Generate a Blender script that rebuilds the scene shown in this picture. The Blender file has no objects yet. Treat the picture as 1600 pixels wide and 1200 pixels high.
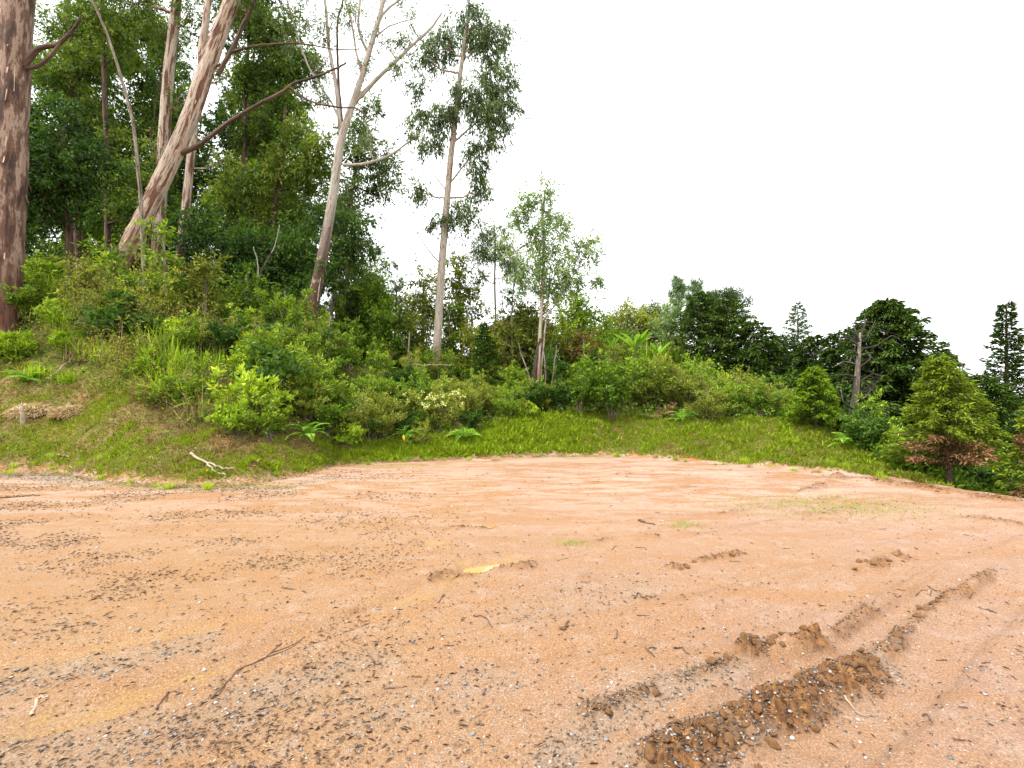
import bpy, math, random
import numpy as np
from mathutils import Vector

S = bpy.context.scene
COL = S.collection
PI = math.pi

# ------------------------------------------------------------------ camera
F = 671.0                      # focal length in pixels of a 1600 x 1200 picture
PITCH = math.atan(30.0 / F)
CAMH = 1.6
cam = bpy.data.cameras.new('camera')
cam.sensor_width = 36.0
cam.lens = 36.0 * F / 1600.0
cam.clip_start = 0.05
cam.clip_end = 6000
co = bpy.data.objects.new('camera', cam)
COL.objects.link(co)
co.location = (0, 0, CAMH)
co.rotation_euler = (PI / 2 + PITCH, 0, 0)
S.camera = co

# ------------------------------------------------------------------ sky, sun, exposure
SUN_EL, SUN_AZ = math.radians(58), math.radians(-120)   # azimuth from +Y towards +X
w = bpy.data.worlds.new('World')
S.world = w
w.use_nodes = True
nt = w.node_tree
nt.nodes.clear()
sky = nt.nodes.new('ShaderNodeTexSky')
sky.sky_type = 'NISHITA'
sky.sun_disc = False
sky.sun_elevation = SUN_EL
sky.sun_rotation = SUN_AZ
hs = nt.nodes.new('ShaderNodeHueSaturation')
hs.inputs['Saturation'].default_value = 0.15
mx = nt.nodes.new('ShaderNodeMix'); mx.data_type = 'RGBA'
mx.inputs['Factor'].default_value = 0.82
tc = nt.nodes.new('ShaderNodeTexCoord')
cn = nt.nodes.new('ShaderNodeTexNoise'); cn.inputs['Scale'].default_value = 1.6; cn.inputs['Detail'].default_value = 5
cr = nt.nodes.new('ShaderNodeMix'); cr.data_type = 'RGBA'
cr.inputs['A'].default_value = (9.3, 9.5, 9.6, 1); cr.inputs['B'].default_value = (10.4, 10.5, 10.4, 1)
bg = nt.nodes.new('ShaderNodeBackground'); bg.inputs['Strength'].default_value = 0.1
wo = nt.nodes.new('ShaderNodeOutputWorld')
nt.links.new(sky.outputs[0], hs.inputs['Color'])
nt.links.new(tc.outputs['Generated'], cn.inputs['Vector'])
nt.links.new(cn.outputs['Fac'], cr.inputs['Factor'])
nt.links.new(hs.outputs[0], mx.inputs['A'])
nt.links.new(cr.outputs['Result'], mx.inputs['B'])
nt.links.new(mx.outputs['Result'], bg.inputs['Color'])
nt.links.new(bg.outputs[0], wo.inputs['Surface'])

sl = bpy.data.lights.new('sun', 'SUN')
sl.energy = 2.1
sl.angle = math.radians(10)
sl.color = (1.0, 0.96, 0.88)
so = bpy.data.objects.new('sun', sl)
COL.objects.link(so)
sd = Vector((math.sin(SUN_AZ) * math.cos(SUN_EL), math.cos(SUN_AZ) * math.cos(SUN_EL), math.sin(SUN_EL)))
so.rotation_euler = (-sd).to_track_quat('-Z', 'Y').to_euler()
so.location = (0, 0, 40)

S.view_settings.view_transform = 'Standard'
S.view_settings.look = 'None'
S.view_settings.exposure = 1.42
S.view_settings.gamma = 1.0
S.view_settings.use_curve_mapping = False
S.render.engine = 'CYCLES'

# ------------------------------------------------------------------ maths helpers
rng = np.random.default_rng(11)


def at(px, py, Y):
    """point seen at pixel (px, py) at depth Y in front of the camera"""
    u = (px - 800.0) / F; v = (600.0 - py) / F
    cp, sp = math.cos(PITCH), math.sin(PITCH)
    d = np.array([u, cp - v * sp, sp + v * cp])
    return np.array([0, 0, CAMH]) + d * (Y / d[1])


def _hash(ix, iy, seed):
    h = ix * np.uint32(374761393) + iy * np.uint32(668265263) + np.uint32((seed * 1274126177) & 0xffffffff)
    h = (h ^ (h >> np.uint32(13))) * np.uint32(1274126177)
    return ((h ^ (h >> np.uint32(16))) & np.uint32(0xffff)) * (1 / 65535.0)


def vnoise(x, y, seed=0):
    x = np.asarray(x, float); y = np.asarray(y, float)
    ix = np.floor(x); iy = np.floor(y)
    fx = x - ix; fy = y - iy
    fx = fx * fx * (3 - 2 * fx); fy = fy * fy * (3 - 2 * fy)
    ix = ix.astype(np.int64).astype(np.uint32); iy = iy.astype(np.int64).astype(np.uint32); o = np.uint32(1)
    a = _hash(ix, iy, seed); b = _hash(ix + o, iy, seed)
    c = _hash(ix, iy + o, seed); d = _hash(ix + o, iy + o, seed)
    return (a + (b - a) * fx) * (1 - fy) + (c + (d - c) * fx) * fy


def fbm(x, y, seed=0, octs=4):
    t = 0; a = 0.5; s = 0
    for o in range(octs):
        t = t + a * vnoise(x * 2 ** o, y * 2 ** o, seed + o * 17); s += a; a *= 0.5
    return t / s - 0.5


def smooth(a, b, x):
    t = np.clip((x - a) / (b - a), 0, 1)
    return t * t * (3 - 2 * t)


# ------------------------------------------------------------------ terrain height
# per picture column: foot of the bank, top of the grass, then the ground rising or falling behind: (Y, z)
PROF = [
    (-2500, [(9.9, 0), (13, 2.5), (16, 5.8), (22, 8.0), (45, 10), (90, 11), (250, 10)]),
    (0,    [(9.9, 0), (13, 2.4), (16, 5.7), (22, 8.0), (45, 10), (90, 11), (250, 10)]),
    (100,  [(9.8, 0), (12.6, 2.1), (16, 5.6), (22, 7.8), (45, 10), (90, 11), (250, 10)]),
    (200,  [(8.6, 0), (11.6, 1.75), (16, 5.4), (22, 7.2), (45, 9), (90, 10), (250, 10)]),
    (300,  [(8.4, 0), (10.8, 1.12), (16, 4.9), (22, 6.6), (45, 8), (90, 9), (250, 9)]),
    (400,  [(8.6, 0), (10.4, 0.75), (16, 4.3), (22, 5.8), (45, 7), (90, 8), (250, 9)]),
    (480,  [(9.7, 0), (10.9, 0.55), (16, 3.8), (22, 5.0), (45, 6), (90, 7), (250, 8)]),
    (520,  [(10.9, 0), (11.8, 0.45), (16, 3.3), (22, 4.5), (45, 6), (90, 7), (250, 8)]),
    (620,  [(11.8, 0), (12.7, 0.4), (17, 2.4), (22, 3.6), (45, 5.5), (90, 6), (250, 7)]),
    (700,  [(12.2, 0), (13.4, 0.5), (17, 1.9), (22, 3.3), (45, 5.3), (90, 6), (250, 7)]),
    (780,  [(12.7, 0), (14.4, 0.85), (17, 1.5), (22, 3.0), (45, 5.3), (90, 6), (250, 7)]),
    (860,  [(13.1, 0), (15.4, 1.12), (17.5, 1.5), (22, 2.7), (45, 5.2), (90, 6), (250, 6)]),
    (950,  [(13.0, 0), (15.4, 1.08), (18, 1.7), (23, 3.0), (45, 5.2), (90, 6), (250, 6)]),
    (1080, [(11.9, 0), (14.6, 1.05), (18, 1.7), (24, 2.7), (45, 4.5), (90, 5), (250, 6)]),
    (1200, [(10.7, 0), (13.4, 1.08), (17, 1.25), (24, 1.2), (45, 1.5), (90, 4), (250, 6)]),
    (1320, [(9.8, 0), (11.8, 0.6), (14, 0.6), (20, -0.3), (45, -1.5), (90, 2.5), (250, 5)]),
    (1400, [(9.1, 0), (10.2, 0.02), (13, -0.25), (20, -1.4), (45, -3), (90, 2.5), (250, 5)]),
    (1500, [(7.95, 0), (9.2, -0.35), (13, -1.3), (20, -3.0), (45, -6), (90, 1), (250, 5)]),
    (1600, [(7.25, 0), (8.6, -0.65), (13, -2.2), (20, -4.0), (45, -8), (90, -2), (250, 4)]),
    (2300, [(4.6, 0), (6.0, -0.8), (11, -2.8), (20, -5.0), (45, -9), (90, -5), (250, 3)]),
    (4500, [(2.2, 0), (4.0, -0.9), (10, -3.0), (20, -5.5), (45, -9), (90, -5), (250, 3)]),
]
PX = np.array([p[0] for p in PROF], float)
KY = np.array([[k[0] for k in p[1]] for p in PROF], float)
KZ = np.array([[k[1] for k in p[1]] for p in PROF], float)


def knots(px):
    px = np.clip(px, PX[0], PX[-1])
    ky = np.stack([np.interp(px, PX, KY[:, k]) for k in range(KY.shape[1])], -1)
    kz = np.stack([np.interp(px, PX, KZ[:, k]) for k in range(KZ.shape[1])], -1)
    return ky, kz


def column(X, Y):
    return np.where(Y > 0.3, 800 + F * X / np.maximum(Y, 0.3), np.where(X < 0, -2500, 4500))


def gpx(px, py):
    """ground point (flat clearing) behind a pixel"""
    u = (px - 800.0) / F; v = (600.0 - py) / F
    cp, sp = math.cos(PITCH), math.sin(PITCH)
    d = np.array([u, cp - v * sp, sp + v * cp])
    t = -CAMH / d[2]
    return np.array([d[0] * t, d[1] * t])


# wheel ruts, thrown-up clods and tracks read off the photograph: polyline of pixels, half width, height, roughness
RIDGES = [
    ([(1000, 1215), (1100, 1172), (1200, 1118), (1290, 1072), (1372, 1035)], 0.12, 0.045, 0.085),
    ([(1360, 1045), (1400, 990), (1450, 950), (1500, 925), (1560, 890)], 0.05, 0.015, 0.03),
    ([(900, 1130), (960, 1100), (1040, 1072), (1150, 1035)], 0.05, 0.022, 0.02),
    ([(1160, 1030), (1210, 1012), (1290, 1006)], 0.085, 0.055, 0.08),
    ([(1290, 1000), (1350, 960), (1400, 935)], 0.05, 0.02, 0.02),
    ([(1300, 895), (1360, 885), (1420, 868)], 0.08, 0.025, 0.045),
    ([(1040, 892), (1100, 878), (1165, 865)], 0.06, 0.02, 0.035),
    ([(700, 828), (760, 826)], 0.08, 0.035, 0.03),
    ([(660, 905), (760, 890), (850, 885)], 0.10, 0.02, 0.02),
    ([(900, 905), (1000, 912)], 0.15, 0.015, 0.02),
    ([(1420, 815), (1520, 812), (1600, 822)], 0.12, 0.03, 0.02),
    ([(1290, 745), (1400, 755), (1500, 772), (1600, 786)], 0.28, 0.05, 0.06),
    ([(1250, 770), (1300, 752), (1310, 744)], 0.10, 0.05, 0.02),
    ([(860, 738), (1000, 742), (1150, 748)], 0.14, 0.015, 0.005),
    ([(900, 752), (1050, 760), (1200, 762)], 0.14, 0.015, 0.005),
    ([(880, 726), (1050, 730), (1180, 738)], 0.14, 0.015, 0.005),
    ([(300, 870), (500, 858), (640, 852)], 0.10, 0.010, 0.002),
    ([(980, 815), (1150, 800), (1320, 775)], 0.08, 0.012, 0.004),
    ([(900, 850), (1100, 830), (1300, 800), (1450, 780)], 0.07, 0.012, 0.004),
    ([(850, 920), (1000, 935), (1150, 925), (1300, 890)], 0.05, 0.008, 0.003),
]
TRACKS = [  # sunken wheel tracks: pixels, half width, depth
    ([(-40, 1140), (60, 1128), (200, 1092), (330, 1050), (430, 1010), (560, 965), (640, 933), (760, 884), (830, 868)], 0.14, 0.035),
    ([(-60, 1040), (100, 1020), (330, 978), (480, 952), (600, 935)], 0.10, 0.022),
    ([(1080, 1150), (1180, 1085), (1290, 1035), (1400, 965), (1520, 880)], 0.11, 0.03),
    ([(1230, 1215), (1400, 1090), (1480, 1000), (1600, 905)], 0.16, 0.03),
    ([(940, 1050), (1100, 980), (1300, 930), (1450, 870), (1600, 820)], 0.16, 0.02),
    ([(650, 848), (700, 842)], 0.16, 0.025), ([(735, 824), (775, 821)], 0.13, 0.02),
    ([(860, 745), (1000, 750), (1150, 756)], 0.15, 0.03), ([(900, 733), (1180, 742)], 0.13, 0.025),
    ([(1000, 790), (1150, 778), (1300, 758)], 0.16, 0.025),
    ([(520, 1020), (780, 965), (1050, 930), (1300, 862), (1560, 790)], 0.10, 0.016), ([(300, 965), (640, 905), (1000, 848), (1300, 790), (1480, 772)], 0.11, 0.016),
    ([(420, 1110), (700, 1040), (930, 1010), (1130, 960), (1330, 885)], 0.09, 0.014), ([(560, 800), (800, 772), (1000, 768), (1200, 775)], 0.14, 0.02),
]


def seglines(L):
    return [(np.array([gpx(*p) for p in it[0]]),) + tuple(it[1:]) for it in L]


RIDGES_W = seglines(RIDGES)
TRACKS_W = seglines(TRACKS)


def polydist(X, Y, pl):
    best = np.full(X.shape, 1e9); tt = np.zeros(X.shape); acc = 0
    for a, b in zip(pl[:-1], pl[1:]):
        d = b - a; l2 = (d ** 2).sum(); l = math.sqrt(l2)
        t = np.clip(((X - a[0]) * d[0] + (Y - a[1]) * d[1]) / l2, 0, 1)
        dd = np.hypot(X - a[0] - t * d[0], Y - a[1] - t * d[1])
        m = dd < best
        best = np.where(m, dd, best); tt = np.where(m, acc + t * l, tt); acc += l
    return best, tt / acc


PUDDLES = [  # pixel centre, half size (m) along and across, heading
    (762, 883, 0.24, 0.075, 0.15), (680, 846, 0.13, 0.07, 0.1), (757, 822, 0.14, 0.055, 0.05), (632, 934, 0.17, 0.05, 0.35),
]


def micro(X, Y, detail=True):
    """relief of the worked clay: ridges, tracks, clods; returns height and masks"""
    z = 0.02 * fbm(X * 0.5, Y * 0.5, 5) + 0.03 * fbm(X * 0.18, Y * 0.18, 8)
    z = z + 0.012 * fbm(X * 3, Y * 3, 21)
    dirt = np.zeros(X.shape); wet = np.zeros(X.shape)
    for i, (pl, hw, h, r) in enumerate(RIDGES_W):
        lo = pl.min(0) - 1.2; hi = pl.max(0) + 1.2
        m = (X > lo[0]) & (X < hi[0]) & (Y > lo[1]) & (Y < hi[1])
        if not m.any(): continue
        x = X[m]; y = Y[m]
        d, t = polydist(x + 0.10 * fbm(x * 5, y * 5, 40 + i, 3), y + 0.10 * fbm(x * 5, y * 5, 80 + i, 3), pl)
        env = smooth(0, 0.06, t) * (1 - smooth(0.94, 1, t)) * 0.85 + 0.15
        ln_ = np.linalg.norm(np.diff(pl, axis=0), axis=1).sum()
        mod = 0.25 + 1.1 * vnoise(t * ln_ * 3.2 + i * 7, t * 0 + i, 3)
        prof = (1 - smooth(hw * .35, hw * 1.5, d)) * env
        lump = (0.28 - np.abs(fbm(x * 11, y * 11, 60 + i, 3))) * 1.7 + 1.0 * fbm(x * 30, y * 30, 61 + i, 3)
        z[m] += h * prof * mod + r * prof * lump * (.3 + .7 * mod)
        dirt[m] = np.maximum(dirt[m], np.clip(prof * smooth(.35, 1.0, mod) * 1.6 * (0.12 + r * 10) + fbm(x * 9, y * 9, 33) * 0.5 * (prof > 0.15), 0, 1))
    for i, (pl, hw, dp) in enumerate(TRACKS_W):
        lo = pl.min(0) - .6; hi = pl.max(0) + .6
        m = (X > lo[0]) & (X < hi[0]) & (Y > lo[1]) & (Y < hi[1])
        if not m.any(): continue
        x = X[m]; y = Y[m]
        d, t = polydist(x + 0.05 * fbm(x * 3, y * 3, 140 + i, 3), y + 0.05 * fbm(x * 3, y * 3, 180 + i, 3), pl)
        env = smooth(0, 0.08, t) * (1 - smooth(0.92, 1, t))
        z[m] += -dp * env * (1 - smooth(hw * 0.7, hw * 1.15, d)) + 0.5 * dp * env * np.exp(-((d - hw * 1.45) / (hw * 0.28)) ** 2)
        if i < 2:
            wet[m] = np.maximum(wet[m], (1 - .55 * i) * env * (1 - smooth(hw * 0.4, hw * 1.2, d)) * smooth(-0.14, 0.06, fbm(x * 1.3, y * 1.3, 77)))
    for (px, py, a, b, hd) in PUDDLES:
        c = gpx(px, py)
        ca, sa = math.cos(hd), math.sin(hd)
        m = np.hypot(X - c[0], Y - c[1]) < .8
        if not m.any(): continue
        x = X[m]; y = Y[m]
        u = ((x - c[0]) * ca + (y - c[1]) * sa) / a; v = (-(x - c[0]) * sa + (y - c[1]) * ca) / b
        q = np.sqrt(u * u + v * v) * (1 + 0.5 * fbm(x * 6, y * 6, 90))
        k = 1 - smooth(0.7, 1.35, q)
        z[m] = z[m] * (1 - k) + (-0.045) * k
        wet[m] = np.maximum(wet[m], 1 - smooth(0.8, 1.8, q))
    return z, dirt, wet


def terrain(X, Y, want=False):
    X = np.asarray(X, float); Y = np.asarray(Y, float)
    sh = X.shape
    X = X.ravel(); Y = Y.ravel()
    px = column(X, Y)
    ky, kz = knots(px)
    R = np.hypot(X, Y)
    Yw = Y + 0.45 * fbm(X * 0.9, Y * 0.9, 200, 4)
    z = np.zeros_like(X)
    n = ky.shape[1]
    for k in range(n - 1):
        t = np.clip((Yw - ky[:, k]) / (ky[:, k + 1] - ky[:, k]), 0, 1)
        z += t * (kz[:, k + 1] - kz[:, k])
    bank = smooth(-0.1, 0.5, Yw - ky[:, 0])
    z += bank * (0.30 * fbm(X * 0.7, Y * 0.7, 210, 4) + 0.26 * fbm(X * 2.4, Y * 2.4, 215, 3))
    far = smooth(200, 1200, R)
    z = z * (1 - far) + far * 4
    z += 12 * smooth(120, 900, R) * fbm(X * 0.004, Y * 0.004, 230)
    near = 1 - smooth(-0.6, 0.3, Yw - ky[:, 0])
    dirt = np.zeros_like(X); wet = np.zeros_like(X)
    m = (near > 0) & (R < 60)
    if m.any():
        mz, dirt[m], wet[m] = micro(X[m], Y[m])
        z[m] += mz * near[m]
    if want:
        return z.reshape(sh), (Yw - ky[:, 0]), (dirt * near), (wet * near), px
    return z.reshape(sh)


def H(x, y):
    return float(terrain(np.array([x]), np.array([y]))[0])


def hit(px, py, y0=5.0, y1=40.0):
    """where the line of sight of a pixel meets the terrain"""
    Ys = np.arange(y0, y1, 0.1)
    P = np.array([at(px, py, Y) for Y in Ys])
    z = terrain(P[:, 0], P[:, 1])
    k = np.nonzero(P[:, 2] < z)[0]
    i = k[0] if len(k) else len(Ys) - 1
    return P[i, 0], P[i, 1], z[i]


# ------------------------------------------------------------------ mesh building
class Geo:
    def __init__(s):
        s.v = []; s.f = []; s.t = []; s.b = []; s.n = 0

    def add(s, v, f, tint=0.5, bark=None):
        v = np.asarray(v, float); f = np.asarray(f, int)
        s.v.append(v); s.f.append(f + s.n); s.n += len(v)
        s.t.append(np.broadcast_to(np.asarray(tint, float), (len(v),)).copy())
        s.b.append(np.zeros((len(v), 3)) if bark is None else bark)

    def mesh(s, name, mat, origin=(0, 0, 0), smoothed=False):
        v = np.concatenate(s.v) - np.asarray(origin, float); f = np.concatenate(s.f)
        me = bpy.data.meshes.new(name)
        me.vertices.add(len(v)); me.vertices.foreach_set('co', v.astype(np.float32).ravel())
        me.loops.add(f.size); me.loops.foreach_set('vertex_index', f.astype(np.int32).ravel())
        me.polygons.add(len(f)); me.polygons.foreach_set('loop_start', (np.arange(len(f)) * f.shape[1]).astype(np.int32))
        if smoothed: me.polygons.foreach_set('use_smooth', np.ones(len(f), bool))
        a = me.attributes.new('tint', 'FLOAT', 'POINT'); a.data.foreach_set('value', np.concatenate(s.t).astype(np.float32))
        b = np.concatenate(s.b)
        if b.any():
            a = me.attributes.new('bark', 'FLOAT_VECTOR', 'POINT'); a.data.foreach_set('vector', b.astype(np.float32).ravel())
        me.update(calc_edges=True); me.validate()
        if mat: me.materials.append(mat)
        return me


def unit(a):
    return a / np.maximum(np.linalg.norm(a, axis=-1, keepdims=True), 1e-9)


def leaves(g, P, D, L, W, tint, fold=0.2, bend=0.12, up=None):
    """many leaf blades: two folded triangles each"""
    n = len(P)
    if n == 0: return
    D = unit(D)
    R = rng.normal(size=(n, 3)) if up is None else np.broadcast_to(up, (n, 3)) + rng.normal(size=(n, 3)) * 0.45
    Sd = unit(np.cross(D, R)); N = np.cross(Sd, D)
    L = np.broadcast_to(L, (n,))[:, None]; W = np.broadcast_to(W, (n,))[:, None]
    mid = P + D * L * 0.42 + N * bend * L * 0.5
    tip = P + D * L - N * bend * L * 0.4
    v = np.stack([P, mid + Sd * W / 2 + N * fold * W * .5, tip, mid - Sd * W / 2 + N * fold * W * .5], 1).reshape(-1, 3)
    k = np.arange(n)[:, None] * 4
    f = np.concatenate([k + np.array([0, 1, 2]), k + np.array([0, 2, 3])], 0)
    g.add(v, f, np.repeat(np.broadcast_to(tint, (n,)), 4))


def spline(pts, n):
    pts = np.asarray(pts, float)
    if len(pts) == 2:
        t = np.linspace(0, 1, n)[:, None]; return pts[0] * (1 - t) + pts[1] * t
    P = np.vstack([2 * pts[0] - pts[1], pts, 2 * pts[-1] - pts[-2]])
    u = np.linspace(0, len(pts) - 1 - 1e-6, n); i = u.astype(int); t = (u - i)[:, None]
    p0, p1, p2, p3 = P[i], P[i + 1], P[i + 2], P[i + 3]
    return 0.5 * (2 * p1 + (p2 - p0) * t + (2 * p0 - 5 * p1 + 4 * p2 - p3) * t * t + (3 * p1 - p0 - 3 * p2 + p3) * t ** 3)


def tube(g, path, rad, sides=8, lump=0.0, tint=0.5, seed=0, cap=True, v0=0.0):
    path = np.asarray(path, float); n = len(path)
    rad = np.broadcast_to(rad, (n,))
    T = unit(np.gradient(path, axis=0))
    ref = np.array([0.31, 0.95, 0.1]) if abs(T[0][2]) > 0.5 else np.array([0, 0, 1.0])
    U = unit(np.cross(T, ref)); V = np.cross(T, U)
    a = np.linspace(0, 2 * PI, sides, endpoint=False)
    ln = np.concatenate([[0], np.cumsum(np.linalg.norm(np.diff(path, axis=0), axis=1))]) + v0
    ca, sa = np.cos(a), np.sin(a)
    rr = np.repeat(rad[:, None], sides, 1)
    if lump:
        A, B = np.meshgrid(a, ln)
        rr = rr * (1 + lump * 2 * fbm(np.cos(A) * 1.4 + seed, B * 1.3 + np.sin(A) * 1.4, 300 + seed, 3) + lump * fbm(np.cos(A) * 5 + seed, B * 2.6 + np.sin(A) * 5, 320 + seed, 3))
    v = path[:, None, :] + rr[..., None] * (U[:, None, :] * ca[None, :, None] + V[:, None, :] * sa[None, :, None])
    bark = np.stack([rr * ca[None], rr * sa[None], np.repeat(ln[:, None], sides, 1)], -1).reshape(-1, 3)
    v = v.reshape(-1, 3)
    i = np.arange(n - 1)[:, None] * sides; j = np.arange(sides)[None]; j2 = (j + 1) % sides
    q = np.stack([i + j, i + j2, i + sides + j2, i + sides + j], -1).reshape(-1, 4)
    f = np.concatenate([q[:, [0, 1, 2]], q[:, [0, 2, 3]]])
    if cap:
        m = len(v)
        v = np.vstack([v, path[-1] + T[-1] * rad[-1] * 0.5]); bark = np.vstack([bark, bark[-1]])
        e = (n - 1) * sides
        f = np.vstack([f, np.stack([e + np.arange(sides), e + (np.arange(sides) + 1) % sides, np.full(sides, m)], -1)])
    g.add(v, f, tint, bark)


# ------------------------------------------------------------------ objects
def tag(o, label=None, cat=None, group=None, kind=None):
    if label: o['label'] = label
    if cat: o['category'] = cat
    if group: o['group'] = group
    if kind: o['kind'] = kind
    return o


def obj(name, me, parent=None, loc=None):
    o = bpy.data.objects.new(name, me); COL.objects.link(o)
    if parent: o.parent = parent
    if loc is not None: o.location = loc
    return o


def thing(name, loc, label, cat, group=None, rz=0, sc=1.0, tilt=(0, 0)):
    o = bpy.data.objects.new(name, None); COL.objects.link(o)
    o.empty_display_size = 0.2
    o.location = loc; o.rotation_euler = (tilt[0], tilt[1], rz)
    o.scale = (sc, sc, sc) if np.isscalar(sc) else sc
    return tag(o, label, cat, group)


# ------------------------------------------------------------------ materials
def newmat(name):
    m = bpy.data.materials.new(name); m.use_nodes = True
    t = m.node_tree; t.nodes.clear()
    out = t.nodes.new('ShaderNodeOutputMaterial')
    b = t.nodes.new('ShaderNodeBsdfPrincipled')
    t.links.new(b.outputs[0], out.inputs[0])
    return m, t, b, out


def node(t, typ, **kw):
    n = t.nodes.new(typ)
    for k, v in kw.items():
        if k in n.inputs.keys(): n.inputs[k].default_value = v
        else: setattr(n, k, v)
    return n


def ramp(t, fac, stops):
    r = t.nodes.new('ShaderNodeValToRGB')
    e = r.color_ramp.elements
    while len(e) < len(stops): e.new(0.5)
    for q, (p, c) in zip(e, stops):
        q.position = p; q.color = tuple(c) + (1,) if len(c) == 3 else c
    t.links.new(fac, r.inputs[0])
    return r.outputs['Color']


def mixc(t, fac, a, b, mode='MIX'):
    m = t.nodes.new('ShaderNodeMix'); m.data_type = 'RGBA'; m.blend_type = mode
    for s, v in (('Factor', fac), ('A', a), ('B', b)):
        if isinstance(v, (int, float)): m.inputs[s].default_value = v
        elif isinstance(v, (tuple, list)): m.inputs[s].default_value = tuple(v) + (1,)
        else: t.links.new(v, m.inputs[s])
    return m.outputs['Result']


def mth(t, op, a, b=None, clamp=False):
    m = t.nodes.new('ShaderNodeMath'); m.operation = op; m.use_clamp = clamp
    for i, v in enumerate((a, b)):
        if v is None: continue
        if isinstance(v, (int, float)): m.inputs[i].default_value = v
        else: t.links.new(v, m.inputs[i])
    return m.outputs[0]


def attr(t, name, out='Fac'):
    a = t.nodes.new('ShaderNodeAttribute'); a.attribute_name = name
    return a.outputs[out]


def noise(t, vec, scale, detail=4, rough=0.55, dist=0.0):
    n = t.nodes.new('ShaderNodeTexNoise'); n.inputs['Scale'].default_value = scale
    n.inputs['Detail'].default_value = detail; n.inputs['Roughness'].default_value = rough
    n.inputs['Distortion'].default_value = dist
    if vec is not None: t.links.new(vec, n.inputs['Vector'])
    return n.outputs['Fac']


def mapping(t, vec, scale=(1, 1, 1), rot=(0, 0, 0)):
    m = t.nodes.new('ShaderNodeMapping'); m.inputs['Scale'].default_value = scale; m.inputs['Rotation'].default_value = rot
    t.links.new(vec, m.inputs['Vector'])
    return m.outputs[0]


def bump(t, b, h, strength, dist=0.02):
    n = t.nodes.new('ShaderNodeBump'); n.inputs['Strength'].default_value = strength; n.inputs['Distance'].default_value = dist
    t.links.new(h, n.inputs['Height']); t.links.new(n.outputs[0], b.inputs['Normal'])


def leafmat(name, stops, rough=0.58, trans=0.34, vary=0.07, spec=0.22):
    m, t, b, out = newmat(name)
    oi = t.nodes.new('ShaderNodeObjectInfo')
    f = mth(t, 'ADD', attr(t, 'tint'), mth(t, 'MULTIPLY', mth(t, 'SUBTRACT', oi.outputs['Random'], 0.5), vary * 4), True)
    k = len(stops) - 1
    c = ramp(t, f, [(i / k, s) for i, s in enumerate(stops)])
    t.links.new(c, b.inputs['Base Color'])
    b.inputs['Roughness'].default_value = rough
    b.inputs['Specular IOR Level'].default_value = spec
    if trans:
        tr = t.nodes.new('ShaderNodeBsdfTranslucent')
        hv = node(t, 'ShaderNodeHueSaturation', Saturation=1.1, Value=1.25)
        t.links.new(c, hv.inputs['Color']); t.links.new(hv.outputs[0], tr.inputs['Color'])
        ms = t.nodes.new('ShaderNodeMixShader'); ms.inputs[0].default_value = trans
        t.links.new(b.outputs[0], ms.inputs[1]); t.links.new(tr.outputs[0], ms.inputs[2])
        t.links.new(ms.outputs[0], out.inputs[0])
    return m


def barkmat(name, pale, mid, dark, palefac=0.5, rise=None, redness=(0.25, 0.10, 0.05), scl=1.0, blotch=False):
    """streaked bark; rise = (from, to) metres along the stem over which the rough red-brown butt gives way to smooth pale bark"""
    m, t, b, out = newmat(name)
    v = attr(t, 'bark', 'Vector')
    n1 = noise(t, mapping(t, v, (5 * scl, 5 * scl, (0.55 if not blotch else 1.0) * scl)), 1.0, 6, 0.65)
    n2 = noise(t, mapping(t, v, (16 * scl, 16 * scl, (1.6 if not blotch else 3.2) * scl)), 1.0, 6, 0.7)
    n3 = noise(t, mapping(t, v, (3 * scl, 3 * scl, 2.2 * scl)), 1.0, 4)
    o_ = .10 * (palefac - .5)
    c = ramp(t, n1, [(0.40 - o_, dark), (0.44 - o_, mid), (0.49 - o_, mid), (0.53 - o_, pale), (0.62 - o_, pale), (0.70 - o_, tuple(x * .7 for x in pale))])
    c = mixc(t, ramp(t, n2, [(0.55, (0, 0, 0)), (0.62, (1, 1, 1))]), c, tuple(x * .8 for x in mid))
    c = mixc(t, ramp(t, n2, [(0.34, (1, 1, 1)), (0.41, (0, 0, 0))]), c, dark)
    if rise:
        sx = t.nodes.new('ShaderNodeSeparateXYZ'); t.links.new(v, sx.inputs[0])
        h = mth(t, 'ADD', sx.outputs['Z'], mth(t, 'MULTIPLY', mth(t, 'SUBTRACT', n1, 0.5), (rise[1] - rise[0]) * 1.6))
        mr = t.nodes.new('ShaderNodeMapRange'); mr.inputs[1].default_value = rise[0]; mr.inputs[2].default_value = rise[1]
        mr.inputs[3].default_value = 1; mr.inputs[4].default_value = 0
        t.links.new(h, mr.inputs[0])
        rc = mixc(t, ramp(t, n2, [(0.35, (0, 0, 0)), (0.6, (1, 1, 1))]), dark, redness)
        rc = mixc(t, ramp(t, n3, [(0.55, (0, 0, 0)), (0.7, (1, 1, 1))]), rc, tuple(x * 1.5 for x in mid))
        c = mixc(t, mr.outputs[0], c, rc)
    t.links.new(c, b.inputs['Base Color'])
    b.inputs['Roughness'].default_value = 0.85
    bump(t, b, mth(t, 'ADD', n2, n1), 1.0, 0.05)
    return m


def plainmat(name, c1, c2, scale=8, rough=0.85, bumpy=0.4, dist=0.01):
    m, t, b, out = newmat(name)
    tcn = t.nodes.new('ShaderNodeTexCoord')
    n = noise(t, tcn.outputs['Object'], scale, 5)
    t.links.new(ramp(t, n, [(0.32, c1), (0.68, c2)]), b.inputs['Base Color'])
    b.inputs['Roughness'].default_value = rough
    if bumpy: bump(t, b, n, bumpy, dist)
    return m


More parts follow.
